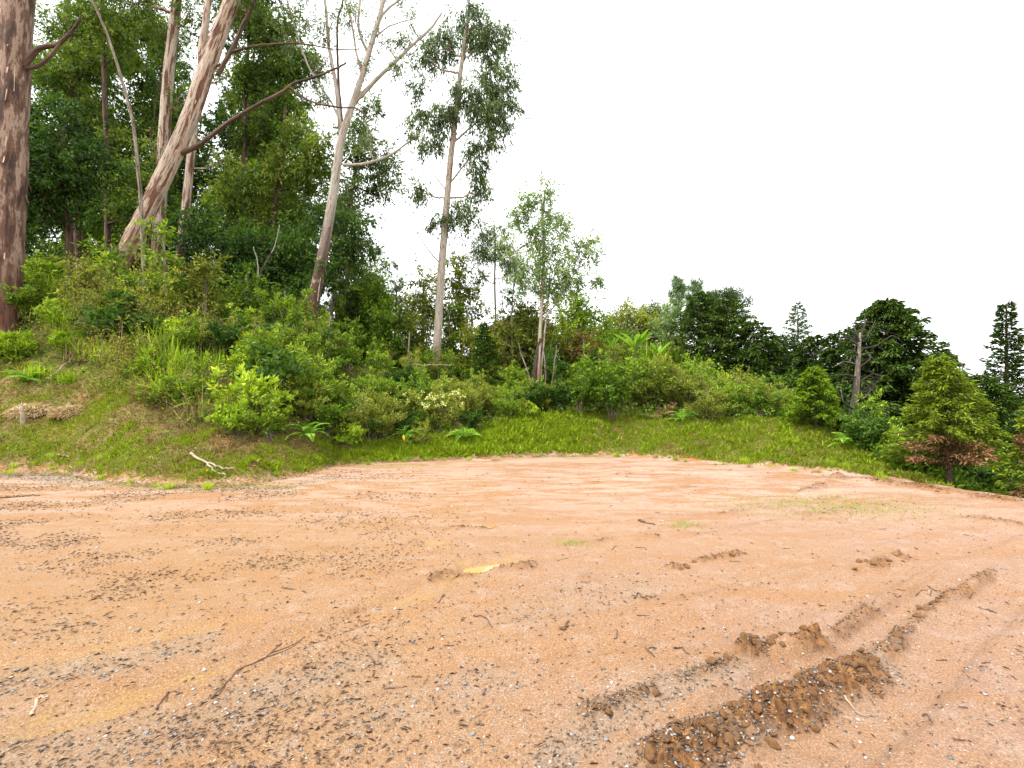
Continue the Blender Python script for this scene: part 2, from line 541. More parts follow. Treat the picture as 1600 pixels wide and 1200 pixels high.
M = {}
M['euc'] = leafmat('eucalypt_leaves', [(0.020, 0.041, 0.006), (0.063, 0.122, 0.013), (0.150, 0.231, 0.029), (0.351, 0.391, 0.069)])
M['eucgrey'] = leafmat('grey_eucalypt_leaves', [(0.029, 0.049, 0.014), (0.081, 0.130, 0.036), (0.163, 0.240, 0.066), (0.355, 0.445, 0.138)], rough=.45)
M['euclight'] = leafmat('light_eucalypt_leaves', [(0.052, 0.096, 0.026), (0.131, 0.215, 0.059), (0.260, 0.376, 0.110), (0.507, 0.586, 0.205)], rough=.45)
M['dark'] = leafmat('dark_leaves', [(0.012, 0.033, 0.006), (0.036, 0.084, 0.011), (0.084, 0.163, 0.020), (0.186, 0.285, 0.034)])
M['mid'] = leafmat('green_leaves', [(0.028, 0.057, 0.006), (0.088, 0.168, 0.013), (0.199, 0.307, 0.026), (0.412, 0.516, 0.057)])
M['bright'] = leafmat('bright_green_leaves', [(0.063, 0.109, 0.009), (0.178, 0.291, 0.020), (0.356, 0.496, 0.037), (0.660, 0.747, 0.081)])
M['olive'] = leafmat('olive_leaves', [(0.039, 0.055, 0.007), (0.124, 0.153, 0.018), (0.260, 0.299, 0.037), (0.490, 0.498, 0.081)])
M['orange'] = leafmat('rusty_leaves', [(.06, .045, .01), (.15, .105, .02), (.24, .18, .035), (.22, .25, .05)])
M['rust'] = leafmat('dead_fern_fronds', [(.07, .03, .015), (.17, .08, .035), (.27, .15, .07), (.38, .26, .14)], trans=.15)
M['straw'] = leafmat('dry_straw', [(.15, .09, .04), (.30, .20, .09), (.46, .34, .17), (.60, .48, .28)], trans=.15)
M['fern'] = leafmat('fern_fronds', [(0.040, 0.103, 0.014), (0.106, 0.245, 0.025), (0.217, 0.428, 0.050), (0.454, 0.640, 0.114)])
M['flower'] = leafmat('cream_flower_heads', [(0.390, 0.438, 0.088), (0.650, 0.684, 0.220), (0.845, 0.848, 0.352), (0.975, 0.985, 0.440)])
M['cypress'] = leafmat('cypress_sprays', [(0.012, 0.033, 0.007), (0.036, 0.076, 0.011), (0.079, 0.140, 0.019), (0.196, 0.250, 0.034)], trans=.12)
M['yconifer'] = leafmat('yellow_green_conifer_sprays', [(0.039, 0.075, 0.007), (0.124, 0.192, 0.013), (0.260, 0.343, 0.024), (0.456, 0.516, 0.057)], trans=.15)
M['greyconifer'] = leafmat('grey_green_conifer_sprays', [(0.046, 0.082, 0.035), (0.102, 0.168, 0.069), (0.179, 0.274, 0.110), (0.287, 0.391, 0.172)], trans=.12)
M['grass'] = leafmat('bank_grass', [(.26, .16, .07), (.36, .28, .11), (.28, .31, .03), (.25, .36, .018), (.36, .48, .03)], trans=.3, vary=0)
M['bark_old'] = barkmat('flaky_old_bark', (.30, .21, .16), (.13, .068, .045), (.045, .026, .02), .35, (0.6, 3.5), (.15, .055, .026), 0.9, True)
M['bark_lean'] = barkmat('peeling_pink_bark', (.46, .38, .31), (.16, .075, .045), (.035, .018, .012), .75, (0.5, 4.5), (.24, .09, .035), 1.0)
M['bark_white'] = barkmat('white_gum_bark', (0.396, 0.370, 0.323), (0.251, 0.198, 0.152), (0.066, 0.046, 0.033), 1.3, (3.4, 6.4), (0.092, 0.040, 0.023), 1.0)
M['bark_slim'] = barkmat('slim_pale_bark', (.42, .37, .31), (.26, .19, .14), (.08, .055, .04), 1.3, (0.6, 2.6), (.30, .125, .05), 1.6)
M['bark_thin'] = barkmat('thin_grey_stem_bark', (0.277, 0.238, 0.185), (0.145, 0.099, 0.066), (0.040, 0.026, 0.020), .7, None, scl=3)
M['bark_dark'] = barkmat('dark_brown_bark', (0.132, 0.079, 0.053), (0.073, 0.040, 0.026), (0.020, 0.012, 0.008), .4, None, scl=1.5)
M['bark_dead'] = barkmat('bleached_dead_wood', (0.277, 0.238, 0.198), (0.145, 0.106, 0.086), (0.046, 0.033, 0.026), .7, (0.5, 3.0), (0.046, 0.030, 0.023), 2)
M['twig'] = plainmat('brown_twig', (.05, .028, .018), (.16, .09, .055), 20)
M['palestick'] = plainmat('bleached_stick', (.20, .15, .10), (.40, .32, .23), 14)
M['strip'] = plainmat('curled_bark_strip', (.30, .17, .11), (.55, .43, .33), 5)


# clay of the clearing
def clay_base(t, g, big, st, st2):
    c = ramp(t, big, [(0.34, (0.266, 0.141, 0.059)), (0.48, (0.266, 0.141, 0.076)), (0.64, (0.259, 0.144, 0.089))])
    sx = t.nodes.new('ShaderNodeSeparateXYZ'); t.links.new(g, sx.inputs[0])
    lr = t.nodes.new('ShaderNodeMapRange'); lr.inputs[1].default_value = -2.5; lr.inputs[2].default_value = 3.0
    t.links.new(mth(t, 'ADD', sx.outputs['X'], mth(t, 'MULTIPLY', mth(t, 'SUBTRACT', big, .5), 8.0)), lr.inputs[0])
    c = mixc(t, .65, c, mixc(t, lr.outputs[0], (.300, .168, .068), (.290, .168, .112)))
    c = mixc(t, mth(t, 'MULTIPLY', ramp(t, st, [(0.48, (0, 0, 0)), (0.62, (1, 1, 1))]), .6), c, (0.272, 0.120, 0.036))
    sx = t.nodes.new('ShaderNodeSeparateXYZ'); t.links.new(g, sx.inputs[0])
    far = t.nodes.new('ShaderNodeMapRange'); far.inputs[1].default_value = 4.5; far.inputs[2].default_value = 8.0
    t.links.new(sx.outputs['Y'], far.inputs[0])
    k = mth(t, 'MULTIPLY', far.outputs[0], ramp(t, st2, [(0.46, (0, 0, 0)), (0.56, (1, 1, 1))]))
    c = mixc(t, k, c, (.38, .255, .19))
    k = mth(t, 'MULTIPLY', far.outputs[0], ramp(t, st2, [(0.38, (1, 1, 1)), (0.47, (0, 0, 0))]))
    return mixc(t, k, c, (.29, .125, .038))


def make_clay():
    m, t, b, out = newmat('orange_clay')
    g = t.nodes.new('ShaderNodeNewGeometry').outputs['Position']
    big = noise(t, g, 0.35, 5)
    st = noise(t, mapping(t, g, (0.5, 2.0, 1), (0, 0, math.radians(-32))), 1.0, 6, 0.65, .9)
    st2 = noise(t, mapping(t, g, (0.55, 2.3, 1), (0, 0, math.radians(-14))), 1.0, 6, 0.7, 1.2)
    fine = noise(t, g, 26, 6, 0.7)
    grit = noise(t, g, 95, 5, 0.8)
    mott = noise(t, g, 5, 5, .7)
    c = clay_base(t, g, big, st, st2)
    c = mixc(t, ramp(t, mott, [(0.40, (1, 1, 1)), (0.52, (0, 0, 0))]), c, mixc(t, .4, c, (.31, .155, .062)))
    c = mixc(t, ramp(t, mott, [(0.52, (0, 0, 0)), (0.66, (1, 1, 1))]), c, mixc(t, .45, c, (.36, .255, .19)))
    c = mixc(t, mth(t, 'MULTIPLY', attr(t, 'wet'), ramp(t, noise(t, g, 9, 5, .75), [(.40, (.1, .1, .1)), (.56, (.85, .85, .85))])), c, (.345, .195, .05))
    c = mixc(t, ramp(t, fine, [(0.30, (1, 1, 1)), (0.44, (0, 0, 0))]), c, mixc(t, 0.35, c, (.25, .13, .06)))
    c = mixc(t, ramp(t, fine, [(0.58, (0, 0, 0)), (0.72, (1, 1, 1))]), c, mixc(t, 0.4, c, (.42, .31, .22)))
    c = mixc(t, ramp(t, grit, [(0.39, (1, 1, 1)), (0.48, (0, 0, 0))]), c, mixc(t, 0.72, c, (.11, .07, .048)))
    c = mixc(t, ramp(t, grit, [(0.54, (0, 0, 0)), (0.63, (1, 1, 1))]), c, mixc(t, 0.65, c, (.46, .39, .31)))
    dcol = ramp(t, noise(t, g, 18, 5, .7), [(0.34, (.06, .027, .010)), (0.5, (.18, .08, .025)), (0.66, (.33, .155, .05))])
    gr = ramp(t, noise(t, g, 60, 3), [(0.35, (.10, .085, .07)), (0.6, (.30, .25, .19))])
    c = mixc(t, mth(t, 'MULTIPLY', attr(t, 'gravel'), 0.5), c, gr)
    c = mixc(t, attr(t, 'dirt'), c, dcol)
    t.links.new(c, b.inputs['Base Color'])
    r = t.nodes.new('ShaderNodeMapRange'); r.inputs[3].default_value = 0.8; r.inputs[4].default_value = 0.42
    t.links.new(attr(t, 'wet'), r.inputs[0]); t.links.new(r.outputs[0], b.inputs['Roughness'])
    b.inputs['Specular IOR Level'].default_value = 0.3
    bump(t, b, mth(t, 'ADD', mth(t, 'MULTIPLY', fine, 1.0), mth(t, 'MULTIPLY', grit, 0.7)), 0.85, 0.014)
    return m


def make_banksoil():
    m, t, b, out = newmat('bank_soil')
    g = t.nodes.new('ShaderNodeNewGeometry').outputs['Position']
    a = noise(t, g, 1.6, 6, .65); c2 = noise(t, g, 9, 5, .7)
    c = ramp(t, a, [(0.40, (.10, .13, .02)), (0.54, (.16, .14, .04)), (0.66, (.22, .13, .055))])
    c = mixc(t, ramp(t, c2, [(0.35, (1, 1, 1)), (0.5, (0, 0, 0))]), c, (.07, .04, .02))
    c = mixc(t, ramp(t, c2, [(0.6, (0, 0, 0)), (0.72, (1, 1, 1))]), c, (.34, .24, .12))
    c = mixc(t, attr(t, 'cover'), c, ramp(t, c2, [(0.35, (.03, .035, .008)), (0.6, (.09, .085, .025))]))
    c = mixc(t, attr(t, 'field'), c, (.16, .30, .05))
    big = noise(t, g, 0.35, 5)
    cl = clay_base(t, g, big, noise(t, mapping(t, g, (0.5, 2.0, 1), (0, 0, math.radians(-32))), 1.0, 6, 0.65, .9), noise(t, mapping(t, g, (0.55, 2.3, 1), (0, 0, math.radians(-14))), 1.0, 6, 0.7, 1.2))
    mr = t.nodes.new('ShaderNodeMapRange'); mr.inputs[1].default_value = .12; mr.inputs[2].default_value = .42; mr.inputs[3].default_value = 1; mr.inputs[4].default_value = 0
    t.links.new(mth(t, 'ADD', attr(t, 'edge'), mth(t, 'MULTIPLY', mth(t, 'SUBTRACT', c2, .5), .9)), mr.inputs[0])
    c = mixc(t, mr.outputs[0], c, cl)
    t.links.new(c, b.inputs['Base Color']); b.inputs['Roughness'].default_value = .95; b.inputs['Specular IOR Level'].default_value = .05
    bump(t, b, c2, .6, .05)
    return m


M['clay'] = make_clay()
M['bank'] = make_banksoil()

# ------------------------------------------------------------------ the ground: one sheet, clay clearing and bank
ang = np.concatenate([np.arange(-180, -57, 3.0), np.arange(-57, 57, 0.2), np.arange(57, 180, 3.0)]) * PI / 180
rad = [0.25, 0.6, 0.95]
r = 1.2
while r < 22: rad.append(r); r *= 1.0105
while r < 2600: rad.append(r); r *= 1.06
rad = np.array(rad)
A, Rr = np.meshgrid(ang, rad)
GX = (Rr * np.sin(A)).ravel(); GY = (Rr * np.cos(A)).ravel()
GZ, edge, dirt, wet, gcol = terrain(GX, GY, True)


def gravelmask(X, Y):
    """patches where grey gravel lies on the clay"""
    g = np.zeros(X.shape)
    for pl, hw, s in GRAVEL:
        d, t = polydist(X, Y, pl)
        g = np.maximum(g, s * (1 - smooth(hw * 0.4, hw * 1.2, d + 0.5 * hw * fbm(X * 2, Y * 2, 400))))
    return g


GRAVEL = [(np.array([gpx(*p) for p in pl]), hw, s) for pl, hw, s in [
    ([(-150, 742), (60, 742), (130, 750)], 0.55, 1.0),
    ([(130, 752), (300, 764), (440, 762), (520, 745)], 0.30, 0.6),
    ([(-80, 1085), (60, 1060), (200, 1035), (300, 1005)], 0.17, 0.55),
    ([(-80, 1190), (150, 1180), (300, 1130), (430, 1080), (560, 1040)], 0.22, 0.5),
    ([(560, 1120), (700, 1090), (760, 1060)], 0.25, 0.25),
    ([(860, 1195), (930, 1130), (1040, 1078), (1150, 1040)], 0.12, 0.65),
    ([(820, 960), (900, 935), (1000, 915)], 0.3, 0.3),
    ([(1000, 1215), (1100, 1165), (1200, 1112), (1375, 1040)], 0.16, 0.55),
]]
gmask = gravelmask(GX, GY)
nA = len(ang); nR = len(rad)
i = np.arange(nR - 1)[:, None] * nA; j = np.arange(nA)[None]; j2 = (j + 1) % nA
quads = np.stack([i + j, i + nA + j, i + nA + j2, i + j2], -1).reshape(-1, 4)
cen = edge[quads].mean(1)


def sheet(name, mat, faces, attrs):
    used, inv = np.unique(faces, return_inverse=True)
    f = inv.reshape(faces.shape)
    me = bpy.data.meshes.new(name)
    v = np.stack([GX[used], GY[used], GZ[used]], 1)
    me.vertices.add(len(v)); me.vertices.foreach_set('co', v.astype(np.float32).ravel())
    me.loops.add(f.size); me.loops.foreach_set('vertex_index', f.astype(np.int32).ravel())
    me.polygons.add(len(f)); me.polygons.foreach_set('loop_start', (np.arange(len(f)) * 4).astype(np.int32))
    me.polygons.foreach_set('use_smooth', np.ones(len(f), bool))
    for k, a in attrs.items():
        q = me.attributes.new(k, 'FLOAT', 'POINT'); q.data.foreach_set('value', a[used].astype(np.float32))
    me.update(calc_edges=True); me.materials.append(mat)
    return tag(obj(name, me), kind='structure')


ky_, kz_ = knots(gcol)
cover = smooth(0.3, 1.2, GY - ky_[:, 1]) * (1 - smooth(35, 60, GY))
field = smooth(50, 75, np.hypot(GX, GY)) * (GX > -20)
sheet('clay_ground', M['clay'], quads[cen <= 0.05], {'dirt': dirt, 'wet': wet, 'gravel': gmask})
sheet('bank_terrain', M['bank'], quads[cen > 0.05], {'cover': cover, 'field': field, 'edge': edge})
# the hole under the viewer's feet
g = Geo()
ring = np.stack([GX[:nA], GY[:nA], GZ[:nA]], 1)
g.add(np.vstack([ring, [[0, 0, ring[:, 2].mean()]]]), np.stack([np.arange(nA), (np.arange(nA) + 1) % nA, np.full(nA, nA)], 1))
tag(obj('clay_ground', g.mesh('clay_ground', M['clay'])), kind='structure')

# puddles of yellow muddy water
pm, pt, pb, po = newmat('muddy_water')
pb.inputs['Base Color'].default_value = (.36, .24, .085, 1); pb.inputs['Roughness'].default_value = 0.06
pb.inputs['Specular IOR Level'].default_value = 0.6
for (px, py, a, b, hd) in (PUDDLES[0], PUDDLES[2]):
    c = gpx(px, py); n = 28
    th = np.linspace(0, 2 * PI, n, endpoint=False)
    q = 1.5 + 0.3 * fbm(np.cos(th) * 1.5 + px, np.sin(th) * 1.5, 95)
    X = c[0] + (np.cos(th) * a * math.cos(hd) - np.sin(th) * b * math.sin(hd)) * q
    Y = c[1] + (np.cos(th) * a * math.sin(hd) + np.sin(th) * b * math.cos(hd)) * q
    g = Geo()
    zc = -0.034
    g.add(np.vstack([np.stack([X, Y, np.full(n, zc)], 1), [[c[0], c[1], zc]]]), np.stack([np.arange(n), (np.arange(n) + 1) % n, np.full(n, n)], 1))
    tag(obj('puddle', g.mesh('puddle', pm)), kind='structure')

# ------------------------------------------------------------------ gravel, chips, litter (uncountable)
def scatter_ground(n, near=1.5, far=9.5, p=1.6):
    px = rng.uniform(-150, 1750, n)
    d = near + (far - near) * rng.random(n) ** p
    u = (px - 800) / F
    return u * d, d


def stones(g, X, Y, Z, size, tint):
    n = len(X)
    base = np.array([[1, 0, 0], [0, 1, 0], [-1, 0, 0], [0, -1, 0], [0, 0, 1], [0, 0, -1.0]])
    v = np.repeat(base[None], n, 0) * (1 + rng.uniform(-.35, .35, (n, 6, 1)))
    v += rng.uniform(-.25, .25, (n, 6, 3))
    v *= np.stack([size * rng.uniform(.7, 1.5, n), size * rng.uniform(.6, 1.0, n), size * rng.uniform(.3, .65, n)], 1)[:, None, :]
    a = rng.uniform(0, 2 * PI, n); ca, sa = np.cos(a)[:, None], np.sin(a)[:, None]
    x = v[..., 0] * ca - v[..., 1] * sa; y = v[..., 0] * sa + v[..., 1] * ca
    v = np.stack([x + X[:, None], y + Y[:, None], v[..., 2] + (Z + size * .12)[:, None]], -1).reshape(-1, 3)
    F8 = np.array([[0, 1, 4], [1, 2, 4], [2, 3, 4], [3, 0, 4], [1, 0, 5], [2, 1, 5], [3, 2, 5], [0, 3, 5]])
    f = (np.arange(n)[:, None, None] * 6 + F8[None]).reshape(-1, 3)
    g.add(v, f, np.repeat(tint, 6))


M['gravel'] = leafmat('gravel_stones', [(.03, .028, .027), (.09, .085, .08), (.20, .19, .18), (.42, .40, .38), (.28, .16, .09)], rough=.75, trans=0, vary=0)
M['chips'] = leafmat('dark_leaf_chips', [(.03, .02, .015), (.10, .06, .04), (.20, .125, .08), (.38, .29, .20)], rough=.7, trans=0, vary=0)

X, Y = scatter_ground(170000, 1.5, 10.8)
gm = gravelmask(X, Y)
z_, e_, di_, we_, c_ = terrain(X, Y, True)
left = 1 - smooth(500, 900, c_)
pr = 0.03 + 0.45 * gm ** 1.3 + 0.30 * (di_ > .35) * (Y < 3.2) + 0.07 * left * smooth(-.05, .2, fbm(X * 1.2, Y * 1.2, 420)) + 0.05 * (Y < 3)
pr *= (1 - 0.8 * we_)
k = (rng.random(len(X)) < pr) & (e_ < 0.25)
X, Y, z_ = X[k], Y[k], z_[k]
sz = rng.lognormal(math.log(0.0052), 0.5, len(X)); sz = np.clip(sz, .002, .018) * (0.75 + 0.09 * Y)
g = Geo(); stones(g, X, Y, z_, sz, np.clip(rng.beta(1.6, 2.0, len(X)), 0, 1))
tag(obj('gravel', g.mesh('gravel', M['gravel'])), 'grey gravel scattered and pressed into the orange clay', 'gravel', kind='stuff')

X, Y = scatter_ground(230000, 1.5, 10.5, 1.35)
gm = gravelmask(X, Y)
z_, e_, di_, we_, c_ = terrain(X, Y, True)
left = 1 - smooth(350, 800, c_)
pr = 0.012 + 0.25 * gm + (.26 + .3 * smooth(2.4, 4.5, Y)) * left * smooth(-.06, .2, fbm(X * .9, Y * 1.6, 430)) + 0.55 * (di_ > .3) + 0.02 * (Y < 4)
pr *= (1 - 0.85 * we_)
k = (rng.random(len(X)) < pr) & (e_ < 0.35)
X, Y, z_ = X[k], Y[k], z_[k]; n = len(X)
a = rng.normal(0.5, 0.7, n)
D = np.stack([np.cos(a), np.sin(a), rng.normal(.05, .12, n)], 1)
g = Geo()
leaves(g, np.stack([X, Y, z_ + .005], 1), D, rng.lognormal(math.log(.022), .45, n).clip(.008, .06) * (0.75 + .05 * Y), rng.uniform(.004, .011, n) * (0.8 + .06 * Y), rng.beta(1.3, 2.0, n), fold=.4, bend=.2, up=(0, 0, 1.))
tag(obj('leaf_litter', g.mesh('leaf_litter', M['chips'])), 'dark leaf and bark chips strewn over the clay', 'leaf litter', kind='stuff')

# ------------------------------------------------------------------ grass on the bank (uncountable)
def bank_points(n, lo=-0.1, hi=1.15, pxr=(-350, 1480)):
    px = rng.uniform(pxr[0], pxr[1], n)
    ky, kz = knots(px)
    t = rng.uniform(lo, hi, n)
    Y = ky[:, 0] + t * (ky[:, 1] - ky[:, 0])
    X = (px - 800) / F * Y
    return X, Y, t, px


n = 210000
X, Y, t, px = bank_points(n)
z_, e_, di_, we_, c_ = terrain(X, Y, True)
leftside = 1 - smooth(420, 620, px)
lush = smooth(420, 680, px) * (1 - .65 * smooth(840, 980, px))
patch = fbm(X * 1.1, Y * 1.1, 500, 4); patch2 = fbm(X * 3.5, Y * 3.5, 510, 3)
bare = smooth(-0.04, 0.12, patch + 0.6 * patch2) * (1 - lush) * (.9 * leftside + 0.36 * (1 - leftside))
keep = (e_ > 0.02 + 0.25 * rng.random(n)) & (rng.random(n) > bare * 0.85) & (rng.random(n) < smooth(0.0, 0.35, e_) * .8 + .25)
X, Y, z_, t, px, lush, bare, patch2, leftside = [a[keep] for a in (X, Y, z_, t, px, lush, bare, patch2, leftside)]
n = len(X)
D = np.stack([rng.normal(0, .75, n), rng.normal(-.25, .75, n), np.ones(n)], 1)
tuf = fbm(X * 5, Y * 5, 520, 3)
L = rng.uniform(.04, .12, n) * (1 + 1.0 * lush) * (1 + 1.6 * np.clip(tuf, -.4, .5))
tint = np.clip(0.60 + 0.22 * rng.normal(size=n) * 0.8 + .4 * patch2 + .55 * tuf - .75 * bare + .25 * lush - 0.10 * (1 - lush) * (rng.random(n) < .3), 0, 1)
g = Geo(); leaves(g, np.stack([X, Y, z_ - .01], 1), D, L, rng.uniform(.009, .018, n), tint, fold=.3, bend=.25)
tag(obj('bank_grass', g.mesh('bank_grass', M['grass'])), 'short green and dry grass growing on the bank', 'grass', kind='stuff')

# dead straw and leaf scraps lying on the left bank and along its foot
n = 26000
X, Y, t, px = bank_points(n, -0.12, 1.1, (-350, 900))
z_, e_, di_, we_, c_ = terrain(X, Y, True)
keep = (fbm(X * 1.1, Y * 1.1, 500, 4) + .5 * fbm(X * 3.5, Y * 3.5, 510, 3) > -0.02) | (np.abs(e_) < .25)
keep &= (px < 560) | (np.abs(e_) < .2)
X, Y, z_ = X[keep], Y[keep], z_[keep]; n = len(X)
D = np.stack([rng.normal(0, 1, n), rng.normal(0, 1, n), rng.normal(.15, .3, n)], 1)
g = Geo(); leaves(g, np.stack([X, Y, z_ + .015], 1), D, rng.uniform(.03, .11, n), rng.uniform(.006, .014, n), rng.beta(2.5, 1.6, n), fold=.3, bend=.25, up=(0, 0, 1.))
tag(obj('straw_litter', g.mesh('straw_litter', M['straw'])), 'dead straw and leaf scraps lying on the bank', 'straw', kind='stuff')

# low ground cover between the shrubs
n = 36000
px = rng.uniform(-300, 1560, n)
ky, kz = knots(px)
Y = ky[:, 1] + rng.uniform(-.15, 9.5, n) * (px < 1330) + rng.uniform(-0.6, 3, n) * (px >= 1330)
X = (px - 800) / F * Y
z_ = terrain(X, Y)
D = np.stack([rng.normal(0, .7, n), rng.normal(-.3, .7, n), rng.uniform(.1, 1, n)], 1)
g = Geo(); leaves(g, np.stack([X, Y, z_ + rng.uniform(0, .35, n)], 1), D, rng.uniform(.08, .2, n), rng.uniform(.03, .07, n), np.clip(rng.normal(.45, .2, n), 0, 1), fold=.2)
tag(obj('ground_cover', g.mesh('ground_cover', M['mid'])), 'low leafy ground cover between the shrubs', 'ground cover', kind='stuff')


# ------------------------------------------------------------------ plants: prototypes as lists of (part name, mesh)
def proto_shrub(mat, nst=14, h=1.2, rad=0.8, leaf=(.10, .045), per=110, tlo=.15, droop=0.0, spread=.10, tips=None):
    g = Geo(); s = Geo()
    for q in range(nst):
        a = rng.uniform(0, 2 * PI); rr = rad * math.sqrt(rng.random()); hh = h * rng.uniform(.45, 1.15) * (1 - .3 * (rr / rad) ** 2) * (1.35 if q % 6 == 0 else 1)
        p = spline([(rng.normal(0, .05), rng.normal(0, .05), -.15), (rr * .45 * math.cos(a), rr * .45 * math.sin(a), hh * .6), (rr * math.cos(a), rr * math.sin(a), hh)], 9)
        p += np.cumsum(rng.normal(0, .012, p.shape), 0)
        tube(s, p, np.linspace(.014, .004, 9) * (h / 1.2), 5)
        # side twigs, then leaves round them
        for w_ in range(7):
            i0 = rng.integers(3, 9); b0 = p[i0]
            d = unit(np.array([rng.normal(), rng.normal(), rng.uniform(-.1, .9)])) * rng.uniform(.15, .4) * rad
            m = int(per * 1.7) // 7
            u = rng.random(m)[:, None]
            P = b0 + d * u + rng.normal(0, spread * rad, (m, 3)) * .45
            D = unit(d) * .7 + rng.normal(0, .75, (m, 3)) + np.array([0, 0, .25 - droop])
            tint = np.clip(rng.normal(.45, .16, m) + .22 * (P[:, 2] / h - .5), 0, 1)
            leaves(g, P, D, rng.uniform(.7, 1.4, m) * leaf[0], rng.uniform(.8, 1.35, m) * leaf[1], tint)
    parts = [('foliage', g.mesh('shrub_foliage', mat)), ('stem', s.mesh('shrub_stem', M['bark_thin'], smoothed=True))]
    if tips:
        q = Geo(); m = 60
        P = np.stack([rng.normal(0, rad * .5, m), rng.normal(0, rad * .5, m), h * rng.uniform(.7, 1.08, m)], 1)
        for p in P:
            k = 14
            leaves(q, p + rng.normal(0, .03, (k, 3)), rng.normal(0, 1, (k, 3)) + [0, 0, .6], .05, .03, rng.random(k))
        parts.append(('flower_head', q.mesh('flower_head', tips)))
    return parts


def frond_mesh(mat, L=.9, wid=.17, n=26, arch=.55):
    g = Geo()
    t = np.linspace(0, 1, n)
    p = np.stack([L * (t - .12 * t * t), 0 * t, L * (arch * (t - t * t * 1.15)) * 1.6], 1)
    tube(g, p, np.linspace(.006, .0015, n), 4, tint=.3)
    T = unit(np.gradient(p, axis=0))
    for sgn in (-1, 1):
        k = np.arange(3, n)
        wl = wid * np.sin(np.clip((t[k] - .05) / .95, 0, 1) ** .7 * PI * .93 + .12) + .012
        D = np.stack([T[k, 0] * .55, np.full(len(k), sgn * 1.0), T[k, 2] * .5 - .18], 1)
        leaves(g, p[k], D, wl, .34 * L / n * 2.6, np.clip(.5 + .3 * t[k] + rng.normal(0, .08, len(k)), 0, 1), up=(0, 0, 1.))
    return g.mesh('frond', mat)


FRONDS = {k: [frond_mesh(M[k], rng.uniform(.8, 1.05), .17, 26, rng.uniform(.4, .65)) for _ in range(2)] for k in ('fern', 'rust')}


def place_fern(loc, sc, label, group=None, kind='fern', n=13, cat='fern'):
    o = thing('fern' if kind == 'fern' else 'dead_fern', loc, label, cat, group, rng.uniform(0, 6.28), sc)
    for q in range(n):
        f = obj('frond', FRONDS[kind][q % 2], o)
        f.rotation_euler = (rng.normal(0, .15), rng.uniform(-.8, -.05) - (.0 if kind == 'fern' else -.75), q * 2 * PI / n + rng.normal(0, .2))
        s = rng.uniform(.75, 1.1); f.scale = (s, s, s)
    return o


def proto_tuft(mat, n=150, L=(.35, .75), W=.022, rad=.14, lean=.45):
    g = Geo()
    for q in range(n):
        a = rng.uniform(0, 2 * PI); l = rng.uniform(*L); k = abs(rng.normal(0, lean))
        t = np.linspace(0, 1, 5)
        b = np.array([rng.normal(0, rad), rng.normal(0, rad), -.03])
        x = l * (k * t + .5 * k * t * t); zz = l * (t - .45 * k * t * t)
        c = np.stack([b[0] + x * math.cos(a), b[1] + x * math.sin(a), b[2] + zz], 1)
        wv = W * rng.uniform(.6, 1.2) * np.array([.6, 1, .9, .6, .05])
        s = np.array([-math.sin(a), math.cos(a), 0])
        v = np.concatenate([c - s * wv[:, None] / 2, c + s * wv[:, None] / 2])
        f = []
        for i in range(4): f += [[i, i + 1, i + 6], [i, i + 6, i + 5]]
        g.add(v, f, np.clip(rng.normal(.5, .2) + .15 * t.repeat(1), 0, 1).tolist() * 2)
    return [('blades', g.mesh('tuft_blades', mat))]


def proto_tangle(mat, n=70, h=1.1, rad=.7):
    """arching dry stems and vines with few leaves"""
    s = Geo(); g = Geo()
    for q in range(n):
        a = rng.uniform(0, 2 * PI); l = rng.uniform(.5, 1.1) * h
        b = np.array([rng.normal(0, rad * .5), rng.normal(0, rad * .5), -.1])
        d = np.array([math.cos(a), math.sin(a), 0]) * rng.uniform(.2, .8) * rad
        p = spline([b, b + d * .3 + [0, 0, l * .6] + rng.normal(0, .06, 3), b + d * .8 + [0, 0, l * rng.uniform(.6, 1)], b + d * 1.2 + [0, 0, l * rng.uniform(.3, 1.1)] + rng.normal(0, .1, 3)], 9)
        p[1:] += np.cumsum(rng.normal(0, .018, (8, 3)), 0)
        tube(s, p, np.linspace(.005, .002, 9), 3, tint=rng.random() * .7)
        m = 34; i0 = rng.integers(0, 9, m)
        leaves(g, p[i0] + rng.normal(0, .04, (m, 3)), rng.normal(0, 1, (m, 3)) + [0, 0, -.4], rng.uniform(.04, .10, m), rng.uniform(.012, .025, m), rng.random(m))
    return [('dry_stems', s.mesh('dry_stems', M['straw'])), ('foliage', g.mesh('tangle_foliage', mat))]


PR = {
    'broad': [proto_shrub(M['dark'], leaf=(.12, .055), per=98) for _ in range(2)],
    'green': [proto_shrub(M['mid'], leaf=(.10, .042), per=112) for _ in range(2)],
    'bright': [proto_shrub(M['bright'], leaf=(.11, .05), per=91, h=1.0) for _ in range(2)],
    'olive': [proto_shrub(M['olive'], nst=18, leaf=(.065, .028), per=154) for _ in range(2)],
    'tall': [proto_shrub(M['mid'], nst=10, h=1.7, rad=.55, leaf=(.15, .032), per=105, droop=.3)],
    'lance': [proto_shrub(M['bright'], nst=11, h=.9, rad=.5, leaf=(.15, .034), per=84, droop=-.1)],
    'orange': [proto_shrub(M['orange'], nst=16, leaf=(.09, .04), per=112)],
    'rusty': [proto_shrub(M['rust'], nst=9, h=.8, leaf=(.12, .04), per=56, droop=.5)],
    'flower': [proto_shrub(M['olive'], nst=14, leaf=(.09, .04), per=98, tips=M['flower'])],
    'tuft': [proto_tuft(M['bright']) for _ in range(2)],
    'long': [proto_tuft(M['mid'], 190, (.5, 1.1), .028, .2, .35)],
    'drytuft': [proto_tuft(M['straw'], 170, (.3, .8), .014, .16, .55)],
    'tangle': [proto_tangle(M['olive'])],
}
